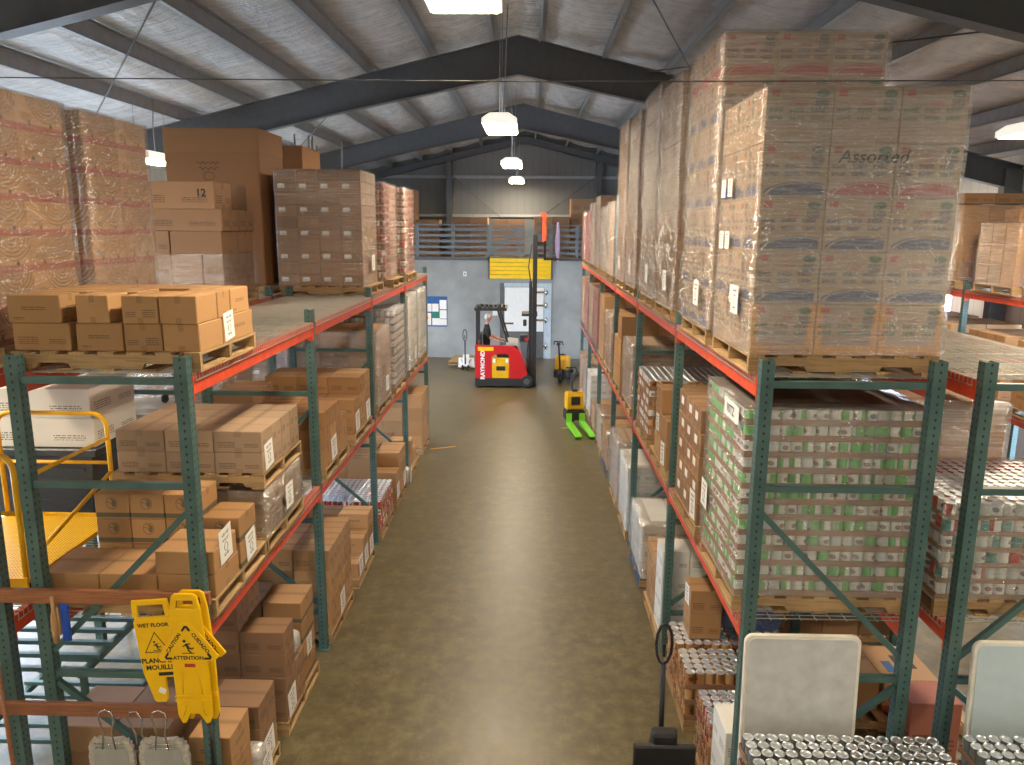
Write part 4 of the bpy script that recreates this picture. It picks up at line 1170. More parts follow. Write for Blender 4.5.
for q, y in enumerate((16.25, 17.6, 19.1, 20.4)):
    pallet(CR, y, LV1, ['blue pallet under the pink-red cartons, right bay five', 'blue pallet under the second pink-red load', 'blue pallet under the third pink-red load', 'blue pallet under the last pink-red load'][q], blue=True)
    wrapped_cartons(['first pink-red wrapped cartons on right middle shelf, far bays', 'second pink-red wrapped cartons on right middle shelf, far bays', 'third pink-red wrapped cartons on right middle shelf, far bays', 'last pink-red wrapped cartons on right middle shelf, far bays'][q],
                    'pink-red loads', CR, y+.02, Z1, 3, 3, 4, .395, .325, .3, M_REDBOX if q % 2 == 0 else M_KRAFT, M_WRAPC)

# ================================================================= RIGHT RACK, floor level
pallet(CR+.04, 4.96, 0, 'floor pallet under the white cartons, right rack')
st = stack('nearest right floor pallet', 'white', AR+.02, 4.99, Z0, 1, 1, 3, .30, .36, .25, M_WBOX, 'white cartons on the nearest right floor pallet', side=1)
GT = 'trays of cans on the nearest right floor pallet'
for k in range(4):
    for i in range(2):
        can_tray(AR+.03+(.245 if i == 0 else .74), 5.70, Z0+k*.125, 6, 6, .0395, .112, [M_CANB, M_CANRD], 'tray of small cans behind the white cartons, %s, %s' % (lay(k, 4), ['at the aisle', 'away from aisle'][i]), GT, .045, 12)
t = thing('banana_box', 'open banana box with hand holes under the right rack', 'box', (3.51, 6.70, Z0))
m = MB(); m.box(-.25, .25, -.30, .30, 0, .32); m.build('box_body', M_BAN, t, bevel=.006)
MB().box(-.03, .14, -.1, .12, .321, .324).build('lid_opening', M_BLACK, t)
MB().box(-.15, -.07, -.16, .02, .321, .323).build('blue_print', M_BLUE, t)
carton(3.03, 6.72, Z0, .40, .60, .36, M_KRAFT, 'plain brown carton left of the open banana box', 'cartons by the banana box')
o = carton(3.44, 6.02, 0, .42, .34, .58, M_REDBOX, 'red and white printed case in front of the banana box', 'printed cases')
pallet(CR, 6.22, 0, 'floor pallet under the big silver-topped cans, right rack')
GB = 'trays of big cans on the right floor'
for k in range(3):
    for j in range(2):
        for i in range(2):
            if k < 2 and i == 1 and j == 1: pass
            can_tray(AR+.26+i*.54, 6.44+j*.50, Z0+k*.155, 6, 5, .043, .142, [M_CANB], 'tray of big brown cans, %s, %s, %s' % (lay(k, 3), ['front', 'rear'][j], ['at the aisle', 'away from aisle'][i]), GB, .05, 14)
q = stack('the big can trays', 'printed brown', AR+.13, 6.80, Z0+.47, 1, 1, 2, .30, .30, .245, M_KRAFT_T, 'cartons on the big can trays', side=1)
sign_on(q[(0, 0, 1)], '-x', 0, .6, .7)
bag(2.2, 7.05, Z0+.47, .6, .3, .3, M_BAGB, 'blue and white printed bag lying on the big cans', 12, sgn=False, group='bags')
pallet(CR, 7.72, 0, 'floor pallet under the white-topped cartons, right bay two')
stack('right floor pallet, bay two front', 'white-topped', AR+.02, 7.74, Z0, 2, 1, 4, .29, .36, .235, M_WBOX, 'white cartons on the right floor, bay two', side=1)
stack('right floor pallet, bay two rear', 'brown', AR+.02, 8.14, Z0, 3, 2, 3, .36, .29, .235, M_KRAFT_T, 'brown cartons on the right floor, bay two', side=1)
for q, (y, nz, mt, wm, lbl) in enumerate(((9.05, 3, M_WBOX, M_WRAPW, 'milky wrapped load on right floor, bay two'), (10.60, 4, M_WBOX, M_WRAP, 'white wrapped sacks load on right floor, bay three'),
        (11.9, 4, M_KGREY, M_WRAPW, 'grey wrapped load on right floor, bay three'), (13.45, 3, M_KRAFT, M_WRAPC, 'brown wrapped cartons on right floor, bay four'),
        (14.7, 3, M_KRAFT, M_WRAPW, 'brown cartons with loose film on right floor, bay four'), (16.3, 2, M_KRAFT, M_WRAPC, 'low brown cartons on right floor, bay five'), (17.6, 4, M_WBOX, M_WRAPC, 'white cartons on right floor, bay five'),
        (19.1, 4, M_KGREY, M_WRAP, 'grey wrapped load on right floor, bay six'), (20.4, 4, M_KRAFT, M_WRAP, 'last wrapped load on the right floor'))):
    pallet(CR, y, 0, 'floor pallet under the '+lbl.replace('wrapped ', '').replace(',', ''), blue=q in (0, 3))
    wrapped_cartons(lbl, 'wrapped loads on the right floor', CR, y+.01, Z0, 3, 3, nz, .395, .325, .24, mt, wm, amp=.02)

# ================================================================= RACK BEHIND RIGHT
pallet(CR2, 4.96, LV1, 'wooden pallet under the red and white can load')
can_load('wrapped load of red, teal and white cans behind the right rack', 'wrapped can loads', CR2, 4.97, Z1, 15, 13, 6, .0392, .108, [M_CANR, M_CANT, M_CANW, M_CANW], .034, 220, (4, 3), M_WRAP, -1)
pallet(CR2, 6.20, LV1, 'wooden pallet under the wrapped brown cartons behind right rack')
wrapped_cartons('wrapped tall brown cartons behind the red and white cans', 'wrapped loads', CR2, 6.24, Z1, 2, 2, 3, .52, .45, .36, M_KRAFT, M_WRAP)
for q, y in enumerate((7.74, 9.0, 10.56, 11.85)):
    pallet(CR2, y, LV1, 'wooden pallet behind the right rack, %s dark load' % NTH[q])
    wrapped_cartons('%s strapped dark carton load on the shelf behind the right rack' % NTH[q], 'dark loads behind the right rack', CR2, y+.02, Z1, 3, 3, 5, .395, .32, .255, M_KDARK, False, name='carton_stack')
for q, y in enumerate((6.25, 7.75, 10.6)):
    pallet(CR2, y, 0, 'floor pallet behind the right rack, %s load' % NTH[q])
    if q: wrapped_cartons('%s strapped dark carton load on the floor behind right rack' % NTH[q], 'dark loads behind the right rack', CR2, y+.02, Z0, 3, 3, 4, .395, .32, .26, M_KDARK, False, name='carton_stack')
pallet(CR2, 8.3, LV2, 'blue pallet lying on the top deck behind the right rack', blue=True)

# far right rack
for q, (y, nz, lbl) in enumerate(((12.85, 4, 'sunny wrapped carton load on the far right rack'), (14.1, 4, 'second wrapped carton load on the far right rack'), (10.1, 4, 'wrapped carton load nearest on the far right rack'), (11.35, 3, 'low wrapped carton load on the far right rack'))):
    pallet(CR3, y, LV2, 'wooden pallet under the '+' '.join(lbl.split()[:5]))
    wrapped_cartons(lbl, 'loads on the far right rack', CR3, y+.02, Z2, 3, 3, nz, .395, .325, .30, M_KRAFT, M_WRAPC, amp=.02)
    stack(['sunny load', 'second far load', 'nearest far load', 'low far load'][q], 'emblem', 7.0, y+.1, Z2+nz*.302+.02, 2, 1, 1, .5, .35, .17, M_KDARK_T, 'cartons on top of the far right loads', side=1)
    pallet(CR3, y, LV1, 'wooden pallet below the '+' '.join(lbl.split()[:5]))
    stack('shelf under '+['sunny load', 'second far load', 'nearest far load', 'low far load'][q], 'big', 6.98, y+.02, Z1, 2, 2, 3, .58, .47, .32, M_KRAFT_T2, 'big brown cartons on the far right rack', side=1)

# ================================================================= NEAR RIGHT: silver can pallets and folding tables
def silver(cx, y0, label, gname, nt=(4, 4), top=1.25):
    r, hc = .0375, .112; n = (4, 3); p = 2*r+.0012
    tw, td = n[0]*p+.012, n[1]*p+.012
    pallet(cx, y0, 0, 'floor pallet under the '+label)
    nl = 9; z0 = PH
    core_h = 8*.124
    W, D = nt[0]*tw, nt[1]*td
    base = thing('stacked_can_trays', 'lower layers of the '+label, 'can stack', (cx, y0+D/2, z0), 0, 'silver can stacks')
    m = MB()
    for k in range(8): link('tray_layer', tray_mesh(W-.004, D-.004, .05, M_TRAY), base, (0, 0, k*.124))
    for k in range(8):
        for i in range(nt[0]*n[0]):
            for y in (-D/2+r+.008, D/2-r-.008): m.lathe([(r*.97, k*.124+.005), (r*.97, k*.124+.118)], 8, 0, (-W/2+.01+r+i*(W-.02-2*r)/(nt[0]*n[0]-1), y, 0))
        for j in range(1, nt[1]*n[1]-1):
            for x in (-W/2+r+.008, W/2-r-.008): m.lathe([(r*.97, k*.124+.005), (r*.97, k*.124+.118)], 8, 0, (x, -D/2+.01+r+j*(D-.02-2*r)/(nt[1]*n[1]-1), 0))
    stuff(m.build('lower_cans', M_CAND, base))
    MB().box(-W/2+.09, W/2-.09, -D/2+.09, D/2-.09, .006, 8*.124-.012).build('inner_trays', M_TRAY, base)
    for i in range(nt[0]):
        for j in range(nt[1]):
            can_tray(cx-W/2+(i+.5)*tw, y0+(j+.5)*td, z0+8*.124, n[0], n[1], r, hc, [M_CAND],
                     'tray of silver-topped cans, %s, %s column from the left, %s' % (gname, NTH[i], row(nt[1]-1-j, nt[1]).replace('front row', 'row at the table').replace('back row', 'row nearest the viewer')), 'silver-topped can trays', .04, 18)
silver(CR, 3.55, 'silver-topped can trays by the grey table', 'grey table pile')
silver(3.47, 3.58, 'silver-topped can trays by the pale blue table', 'blue table pile')

def table(x0, x1, y, mat, label, ztop=1.83, lean=.05):
    w = x1-x0
    t = thing('folding_table', label, 'folding table', ((x0+x1)/2, y, 0)); t.rotation_euler.x = -lean
    def rr(w, z0, z1, r, n=6):
        pts = []
        for (cx, cz, a0) in ((w/2-r, z0+r, -90), (w/2-r, z1-r, 0), (-w/2+r, z1-r, 90), (-w/2+r, z0+r, 180)):
            for i in range(n+1): a = R(a0+90*i/n); pts.append((cx+r*math.cos(a), cz+r*math.sin(a)))
        return pts
    MB().prism(rr(w, .0, ztop, .06), -.0, .035, 'y').build('table_edge', M_TABLE_E, t, bevel=.006)
    MB().prism(rr(w-.05, .025, ztop-.025, .045), -.006, -.0005, 'y').build('table_top', mat, t)
    for s in (-1, 1):
        MB().tube([(s*(w/2-.08), .05, .2), (s*(w/2-.08), .05, .85)], .013, 8).build('folded_leg', M_GREYM, t)
    return t
table(1.45, 2.215, 4.60, M_TABLE, 'grey folding table standing on end behind the silver cans')
table(2.97, 3.735, 4.635, M_TABLEB, 'pale blue folding table standing on end at the right edge', 1.79)

# ================================================================= NEAR LEFT: timber rails, wet floor signs, mops
WY = 4.70-PD/2-.003
for (z, lbl) in ((2.045, 'upper reddish timber rail across the near left rack end'), (1.215, 'lower reddish timber rail across the near left rack end')):
    o = MB().box(-4.7, -2.08, WY-.04, WY, z-.047, z+.047).build('timber_rail', M_RAIL, bevel=.004); tag(o, lbl, 'timber rail', 'timber rails')
FY = WY-.045
# folding wet floor sign (plain board)
t = thing('wet_floor_sign', 'yellow wet floor board hung from the upper timber rail', 'wet floor sign', (-2.40, FY-.012, 1.34)); t.rotation_euler.y = R(-5)
body = [(-.085, 0), (-.07, -.02), (.0, -.02), (.015, .01), (.02, .16), (.13, .16), (.13, .56), (.115, .60), (-.115, .60), (-.13, .56), (-.125, .2)]
MB().prism(body, -.02, 0, 'y').build('board', M_YEL, t, bevel=.005)
MB().prism([(-.13, .60), (-.09, .60), (-.085, .68), (.085, .68), (.09, .60), (.13, .60), (.12, .72), (-.12, .72)], -.02, 0, 'y').build('handle', M_YEL, t, bevel=.005)
def decal(par, s, size, x, y, z, mat=INK, rot=None): return link('lettering', text_mesh(s, size, mat, 0, .035), par, (x, y, z), rot=rot or FACE['-y'])
decal(t, 'WET FLOOR', .037, 0, -.0208, .54); decal(t, 'PLANCHER', .048, .0, -.0208, .285); decal(t, 'MOUILLE', .048, .0, -.0208, .235)
def tri_outline(par, cx, cz, s, th, y, nm='warning_triangle', mat=INK):
    a = [(cx+s*math.cos(R(90+120*i)), cz+s*math.sin(R(90+120*i))) for i in range(3)]; b = [(cx+(s-2*th)*math.cos(R(90+120*i)), cz+(s-2*th)*math.sin(R(90+120*i))) for i in range(3)]
    vs = [(p[0], y, p[1]) for p in a+b]
    return MB().add(vs, [(0, 1, 4, 3), (1, 2, 5, 4), (2, 0, 3, 5)]).build(nm, mat, par)
def slip_figure(par, cx, cz, s, y):
    m = MB()
    def ln(p, q, w): m.bar((cx+p[0]*s, y, cz+p[1]*s), (cx+q[0]*s, y, cz+q[1]*s), .001, w*s)
    ln((-.1, .3), (.05, .0), .2); ln((.05, .0), (.35, -.15), .12); ln((.35, -.15), (.5, -.02), .1); ln((.0, .0), (.12, -.35), .12); ln((.12, -.35), (.3, -.42), .1)
    ln((-.08, .25), (.25, .3), .09); ln((-.1, .22), (-.35, .05), .09); ln((-.45, -.5), (.5, -.5), .07)
    m.lathe([(.13*s, -.0005), (.13*s, .0005)], 12, 0, (cx-.2*s, y, cz+.52*s), 'y')
    m.build('slipping_figure', INK, par)
tri_outline(t, .0, .395, .10, .006, -.0208); slip_figure(t, 0, .39, .06, -.0212)
MB().box(-.02, .085, -.0212, -.0205, .175, .2).build('maker_badge', M_BLACK, t)
MB().box(-.07, -.02, -.0212, -.0205, .03, .07).build('paper_sticker', M_PAPER, t).rotation_euler.y = .5
# caution signs with triangles (two, nested)
def caution(x, y, z, rot, label):
    t = thing('caution_sign', label, 'wet floor sign', (x, y, z)); t.rotation_euler.y = rot
    t['group'] = 'yellow caution signs'
    body = [(-.115, .03), (-.09, -.03), (-.065, -.03), (-.03, .04), (.03, .04), (.07, -.03), (.095, -.03), (.12, .03), (.12, .5), (.10, .80), (-.10, .80), (-.12, .5)]
    MB().prism(body, -.018, 0, 'y').build('board', M_YEL, t, bevel=.004)
    m = MB(); m.prism([(-.10, .80), (-.06, .80), (-.055, .855), (.055, .855), (.06, .80), (.10, .80), (.085, .885), (.06, .905), (-.06, .905), (-.085, .885)], -.018, 0, 'y'); m.build('handle', M_YEL, t, bevel=.004)
    tr = [(-.19, .435), (.17, .435), (.205, .47), (.03, .715), (-.03, .715), (-.2, .47)]
    MB().prism(tr, -.03, -.0185, 'y').build('triangle_plate', M_YEL, t, bevel=.003)
    yy = -.0308
    cs = [Vector((0, yy, .69)), Vector((-.155, yy, .455)), Vector((.155, yy, .455))]
    for i in range(3):
        p, a_, b_ = cs[i], cs[(i+1) % 3], cs[(i+2) % 3]
        MB().tube([p+(a_-p)*.16, p+(a_-p)*.03, p+(b_-p)*.03, p+(b_-p)*.16], .0075, 6).build('corner_bracket', INK, t)
    slip_figure(t, 0, .535, .085, yy-.0003)
    decal(t, 'ATTENTION', .036, 0, yy, .458)
    # lettering running along the two slanted edges
    for s, w in ((1, 'CUIDADO'), (-1, 'CAUTION')):
        o = link('lettering', text_mesh(w, .036, INK, 0, .035), t, (s*.088, yy, .565)); o.rotation_euler = (R(90), 0, 0); o.rotation_euler.rotate_axis('Z', R(-55*s))
    MB().box(-.035, .035, -.0192, -.0185, .385, .41).build('maker_badge', plain('red_badge', (.45, .04, .03), .5), t)
    for z in (.135, .165): MB().box(-.12, .12, -.024, -.0185, z, z+.012).build('hinge_bar', M_YEL, t)
    for x in (-.07, .07): MB().tube([(x*1.1, -.0215, .03), (x*.8, -.0215, .08), (x*.95, -.0215, .13)], .004, 6).build('moulded_rib', M_YEL, t)
    for x in (-.055, .055): MB().tube([(x*1.2, -.0205, .19), (x*.9, -.0205, .4)], .004, 6).build('moulded_rib', M_YEL, t)
    return t
caution(-2.20, FY-.045, 1.215, R(-1), 'front yellow caution sign with black triangle, overlapping its twin')
caution(-2.17, FY-.005, 1.22, R(-1), 'rear yellow caution sign half hidden behind its twin')
# hanging brush
t = thing('counter_brush', 'blue bristle brush with pale wooden handle on the timber rail', 'brush', (-3.10, FY-.03, 1.74))
MB().tube([(0, 0, .0), (0, 0, .10), (0, 0, .19), (0, 0, .24), (0, 0, .33)], [.018, .026, .022, .011, .014], 10).build('handle', M_DOWEL, t)
MB().box(.03, .09, .012, .03, .0, .27).build('bristles', M_BLUEB, t, bevel=.008)
MB().box(.02, .03, .0, .03, .05, .25).build('ferrule', M_DOWEL, t)
# broom handle
o = MB().tube([(-3.47, FY-.06, 0.0), (-3.50, FY-.06, 1.72)], .014, 10).build('broom_handle', M_RAIL); tag(o, 'reddish broom handle leaning at the left photo edge', 'broom handle')
# dust mop heads with wire frames
def mop(x, z, label, w=.30, h=.55):
    t = thing('dust_mop_head', label, 'mop', (x, FY-.03, z), 0, 'dust mop heads')
    n = 40; pts = []
    for i in range(n):
        a = 2*math.pi*i/n; sx = math.copysign(abs(math.cos(a))**.35, math.cos(a)); sz = math.copysign(abs(math.sin(a))**.35, math.sin(a))
        k = 1+.05*(i % 2); pts.append((sx*w/2*k, -h/2+sz*h/2*k))
    MB().prism(pts, -.03, .0, 'y').build('yarn_pad', M_MOP, t)
    pts2 = [(p[0]*.8, (p[1]+h/2)*.9-h/2) for p in pts[::2]]
    MB().prism(pts2, -.036, -.0305, 'y').build('backing', M_GREYM, t)
    hp = [(-.045, -.045, -.06), (-.028, -.045, .06), (-.05, -.045, .17), (-.04, -.045, .215), (0, -.045, .235), (.04, -.045, .215), (.05, -.045, .17), (.028, -.045, .06), (.045, -.045, -.06)]
    MB().tube(hp, .006, 8).build('wire_loop', M_CHROME, t)
    for zz in (-.02, -.05): MB().tube([(-.1, -.045, zz), (.1, -.045, zz)], .004, 6).build('frame_wire', M_CHROME, t)
    return t
mop(-2.80, 1.045, 'left dust mop head hanging by a wire loop'); mop(-2.44, 1.05, 'right dust mop head hanging by a wire loop', .33)
t = thing('wire_mop_frame', 'bare wire mop loop between the two mop heads', 'mop frame', (-2.62, FY-.02, 1.0))
MB().tube([(.08, 0, -.05), (.02, 0, .06), (.035, 0, .17), (0, 0, .235), (-.05, 0, .225), (-.065, 0, .18), (-.02, 0, .06), (-.02, 0, -.05)], .006, 8).build('wire_loop', M_CHROME, t)
MB().box(-.12, .12, -.005, .005, -.08, -.055).build('clamp', M_CHROME, t)
t = thing('black_dustpan', 'black long-handled dustpan below the caution signs', 'dustpan', (-2.11, FY-.05, .72))
MB().tube([(0, 0, .1), (0, 0, .46)], .013, 8).build('handle', M_BLACK, t)
MB().prism([(-.11, .0), (.11, .0), (.1, .1), (.05, .13), (-.05, .13), (-.1, .1)], -.05, .03, 'y').build('pan', M_BLACK, t, bevel=.01)

# ================================================================= FORKLIFT and driver
FX, FYK = -1.52, 21.35                      # rear, near side
fk = thing('forklift', 'red stand-up forklift with yellow side panel at the aisle end', 'forklift', (FX, FYK, 0))
Wd = 1.10
def lp(zx): return (zx-45)*.0037            # helper: profile coordinate along the truck
MB().prism([(.0, .05), (1.52, .05), (1.52, .20), (1.40, .27), (.0, .27)], 0, Wd, 'y').build('skirt', M_BLACK, fk, bevel=.01)
body = [(.0, .275), (.46, .275), (.46, .88), (.56, .96), (.86, .98), (.96, .93), (.97, .275), (1.40, .275), (1.48, .42), (1.26, 1.04), (1.08, 1.20), (.0, 1.22)]
MB().prism(body, 0, .10, 'y').build('side_shell', M_REDP, fk)
MB().prism([(.0, .275), (.46, .275), (.46, .5), (.1, .5), (.1, 1.22), (.0, 1.22)], .101, Wd, 'y').build('rear_shell', M_REDP, fk)
MB().prism([(.97, .275), (1.40, .275), (1.48, .42), (1.26, 1.04), (1.08, 1.20), (.97, 1.20)], .101, Wd, 'y').build('front_shell', M_REDP, fk, bevel=.015)
MB().prism(body, Wd-.06, Wd-.001, 'y').build('side_shell', M_REDP, fk) if False else None
MB().box(.47, .96, .02, Wd-.1, .275, .86).build('battery_panel', M_YELP, fk, bevel=.01)
MB().box(.60, .85, .004, .0195, .50, .62).build('panel_grille', M_BLACK, fk)
for x in (.5, .86): MB().box(x, x+.08, .004, .0195, .72, .84).build('panel_label', M_PAPER, fk)
MB().box(.62, .95, .05, .5, .88, .96).build('battery_connector', M_BLACK, fk, bevel=.02)
MB().prism([(.86, 1.205), (1.16, 1.205), (1.24, 1.06), (1.28, 1.06), (1.20, 1.28), (.90, 1.31)], .05, Wd-.05, 'y').build('control_console', M_GREYM, fk, bevel=.01)
MB().box(.08, .52, -.004, -.0005, 1.06, 1.17).build('warning_strip', M_YEL, fk)
decal(fk, 'RAYMOND', .165, .22, -.002, .655, M_PAPER, (R(90), R(-90), 0))
# overhead guard
g = MB(); g.box(-.02, .88, .04, .10, 2.18, 2.26); g.box(-.02, .88, Wd-.10, Wd-.04, 2.18, 2.26); g.box(-.02, .04, .1, Wd-.1, 2.18, 2.26); g.box(.82, .88, .1, Wd-.1, 2.18, 2.26); g.build('overhead_guard', M_BLACK, fk)
for i in range(6): MB().box(.10+i*.125, .14+i*.125, .1, Wd-.1, 2.2, 2.29).build('guard_bar', M_BLACK, fk)
for y in (.06, Wd-.12):
    MB().box(.02, .08, y, y+.06, 1.22, 2.18).build('guard_post', M_BLACK, fk)
    MB().bar((.64, y+.03, 2.18), (.93, y+.03, 1.25), .05, .05).build('guard_post', M_BLACK, fk)
MB().box(.48, .62, .3, .31, 2.02, 2.15).build('paper_sheet', M_PAPER, fk)
MB().box(.09, .55, .11, Wd-.02, .275, .30).build('operator_floor', M_RUBBER, fk)
MB().box(.11, .16, .2, Wd-.2, .9, 1.5).build('back_rest', M_BLACK, fk, bevel=.02)
# mast
for y in (.16, Wd-.26):
    MB().box(1.60, 1.72, y, y+.10, .04, 4.25).build('mast_channel', M_BLACK, fk)
    MB().box(1.50, 1.59, y+.01, y+.09, .10, 2.95).build('mast_channel', M_BLACK, fk)
for z in (.35, 1.6, 2.9, 4.2): MB().box(1.61, 1.71, .261, Wd-.261, z, z+.08).build('mast_crossbar', M_BLACK, fk)
MB().tube([(1.56, Wd/2, .3), (1.56, Wd/2, 2.8)], .045, 10).build('lift_cylinder', M_STEELD, fk)
MB().box(1.30, 1.74, .2, .9, 2.02, 2.09).build('carriage_bar', M_BLACK, fk)
MB().box(1.34, 1.44, .2, .34, 1.74, 1.92).build('work_light', M_BLACK, fk, bevel=.02)
MB().box(1.26, 1.48, .15, .35, 1.30, 1.50).build('hydraulic_block', M_BLACK, fk, bevel=.02); MB().box(1.40, 1.50, .149, .16, 1.33, 1.42).build('red_plate', M_REDP, fk)
MB().tube([(1.55, .2, 2.9), (1.48, .18, 3.4), (1.56, .2, 4.0)], .018, 6).build('hose', M_RUBBER, fk); MB().tube([(1.50, .18, .4), (1.46, .12, 1.0), (1.5, .16, 1.35)], .015, 6).build('hose', M_RUBBER, fk)
for y in (.3, .7): MB().prism([(1.90, 3.57), (2.92, 3.585), (2.92, 3.60), (1.96, 3.62), (1.96, 4.1), (1.90, 4.1)], y, y+.1, 'y').build('fork', M_BLACK, fk)
for z in (3.66, 4.0): MB().box(1.73, 1.895, .2, .9, z, z+.08).build('fork_carriage', M_BLACK, fk)
for y in (.18, .50, .86): MB().box(1.86, 1.96 if y == .5 else 1.895, y, y+.07, 4.105 if y == .5 else 4.085, 4.86).build('load_backrest', M_ORANGE, fk)
MB().box(1.80, 1.855, .18, .93, 4.78, 4.86).build('load_backrest', M_ORANGE, fk)
for y in (.02, Wd-.16):
    w = MB().lathe([(.14, 0), (.19, .02), (.19, .12), (.14, .14)], 20, 0, (1.46, y-.03, .195), 'y').build('wheel', M_RUBBER, fk)
    MB().lathe([(.08, -.012), (.09, -.001)], 14, 0, (1.46, y-.03, .195), 'y').build('hub', M_STEELD, w)
MB().lathe([(.1, 0), (.12, .02), (.12, .14), (.1, .16)], 16, 0, (.25, .5, .125), 'y').build('wheel', M_RUBBER, fk)

# driver: one continuous skinned body
def skinned(name, pts, edges, radii, mat, parent, sub=2):
    me = bpy.data.meshes.new(name); me.from_pydata(pts, edges, []); me.materials.append(mat)
    o = link(name, me, parent)
    o.modifiers.new('skin', 'SKIN'); sm = o.modifiers.new('sub', 'SUBSURF'); sm.levels = sub; sm.render_levels = sub
    for i, r in enumerate(radii): me.skin_vertices[0].data[i].radius = (r, r) if not isinstance(r, tuple) else r
    me.skin_vertices[0].data[0].use_root = True
    dg = bpy.context.evaluated_depsgraph_get(); ev = o.evaluated_get(dg)
    new = bpy.data.meshes.new_from_object(ev); o.modifiers.clear(); o.data = new
    for p in new.polygons: p.use_smooth = True
    new.materials.clear(); new.materials.append(mat)
    return o
pr = thing('person', 'white-haired person in black shirt standing at the forklift controls', 'person', (FX+.30, FYK+.52, .302))
P_ = [(0, 0, .90), (0, 0, 1.05), (.01, 0, 1.22), (.0, 0, 1.38), (.0, 0, 1.47), (.03, 0, 1.53),
      (0, -.09, .86), (.03, -.10, .46), (-.01, -.10, .08), (.14, -.10, .03), (0, .09, .86), (.03, .10, .46), (-.01, .10, .08), (.14, .10, .03),
      (0, -.17, 1.36), (.06, -.24, 1.10), (.30, -.18, 1.00), (.38, -.16, .99), (0, .17, 1.36), (.08, .24, 1.12), (.32, .16, 1.02), (.40, .14, 1.01)]
E_ = [(0, 1), (1, 2), (2, 3), (3, 4), (4, 5), (0, 6), (6, 7), (7, 8), (8, 9), (0, 10), (10, 11), (11, 12), (12, 13), (3, 14), (14, 15), (15, 16), (16, 17), (3, 18), (18, 19), (19, 20), (20, 21)]
r_ = [(.13, .16), (.12, .15), (.13, .17), (.11, .15), .055, .05, .09, .06, .045, .035, .09, .06, .045, .035, .06, .045, .035, .03, .06, .045, .035, .03]
bd = skinned('body', P_, E_, r_, M_SHIRT, pr)
bd.data.materials.append(M_TROUSER); bd.data.materials.append(M_SKIN)
for p in bd.data.polygons:
    c = p.center
    if c.z < .92: p.material_index = 1
    if c.z > 1.455: p.material_index = 2
    if abs(c.y) > .10 and c.x > .10 and .93 < c.z < 1.2: p.material_index = 2
for p in bd.data.polygons:
    if p.center.z < .10: p.material_index = 1
# head with face
hm = MB(); vs = []; fs = []; nu, nv = 18, 12
for j in range(nv+1):
    ph = -math.pi/2+math.pi*j/nv
    for i in range(nu):
        th = 2*math.pi*i/nu; x, y, z = math.cos(ph)*math.cos(th), math.cos(ph)*math.sin(th), math.sin(ph)
        k = 1.0
        if z < -.2: k = 1-.18*(-z-.2)
        X = x*.098*k+(.012 if z < -.1 and x > 0 else 0); vs.append((X, y*.075*k, z*.118))
for j in range(nv):
    for i in range(nu): i2 = (i+1) % nu; fs.append((j*nu+i, j*nu+i2, (j+1)*nu+i2, (j+1)*nu+i))
hd = hm.add(vs, fs, 0, True).build('head', M_SKIN, pr, (.045, 0, 1.645)); hd.rotation_euler = (0, R(10), 0)
hv = [(v[0]*1.07-.006, v[1]*1.09, v[2]*1.07+.004) for v in vs]
keep = [f for f in fs if all(not (hv[i][0] > .055 and hv[i][2] < .065) and hv[i][2] > -.065+.9*max(0, hv[i][0]) for i in f)]
MB().add(hv, keep, 0, True).build('hair', M_HAIR, hd)
MB().prism([(.095, -.03), (.122, -.03), (.1, .02)], -.012, .012, 'y').build('nose', M_SKIN, hd)
for s in (-1, 1):
    MB().lathe([(.004, -.004), (.011, 0), (.004, .004)], 8, 0, (.088, s*.03, .012), 'x').build('eye', M_BLACK, hd)
    MB().lathe([(.012, -.008), (.028, 0), (.018, .008)], 10, 0, (0, s*.078, -.005), 'y').build('ear', M_SKIN, hd)
MB().box(.092, .099, -.02, .02, -.062, -.056).build('mouth', plain('lips', (.3, .1, .09), .6), hd)
# hands on the controls: palm, four fingers and thumb
for s, (hx, hy, hz) in ((-1, (.385, -.16, .985)), (1, (.405, .14, 1.005))):
    pts = [(0, 0, 0), (.05, 0, .005)]; ed = [(0, 1)]; rd = [.024, .026]
    for f, (dy, L) in enumerate(((-.026, .055), (-.009, .065), (.009, .06), (.026, .045))):
        b = len(pts); pts += [(.07, dy, .004), (.07+L*.5, dy, -.002), (.07+L*.8, dy, -.03)]; ed += [(1, b), (b, b+1), (b+1, b+2)]; rd += [.0095, .0085, .0075]
    b = len(pts); pts += [(.03, -s*.03, 0), (.06, -s*.045, -.012)]; ed += [(0, b), (b, b+1)]; rd += [.011, .009]
    h_ = skinned('hand', pts, ed, rd, M_SKIN, pr, 1); h_.location = (hx, hy, hz)

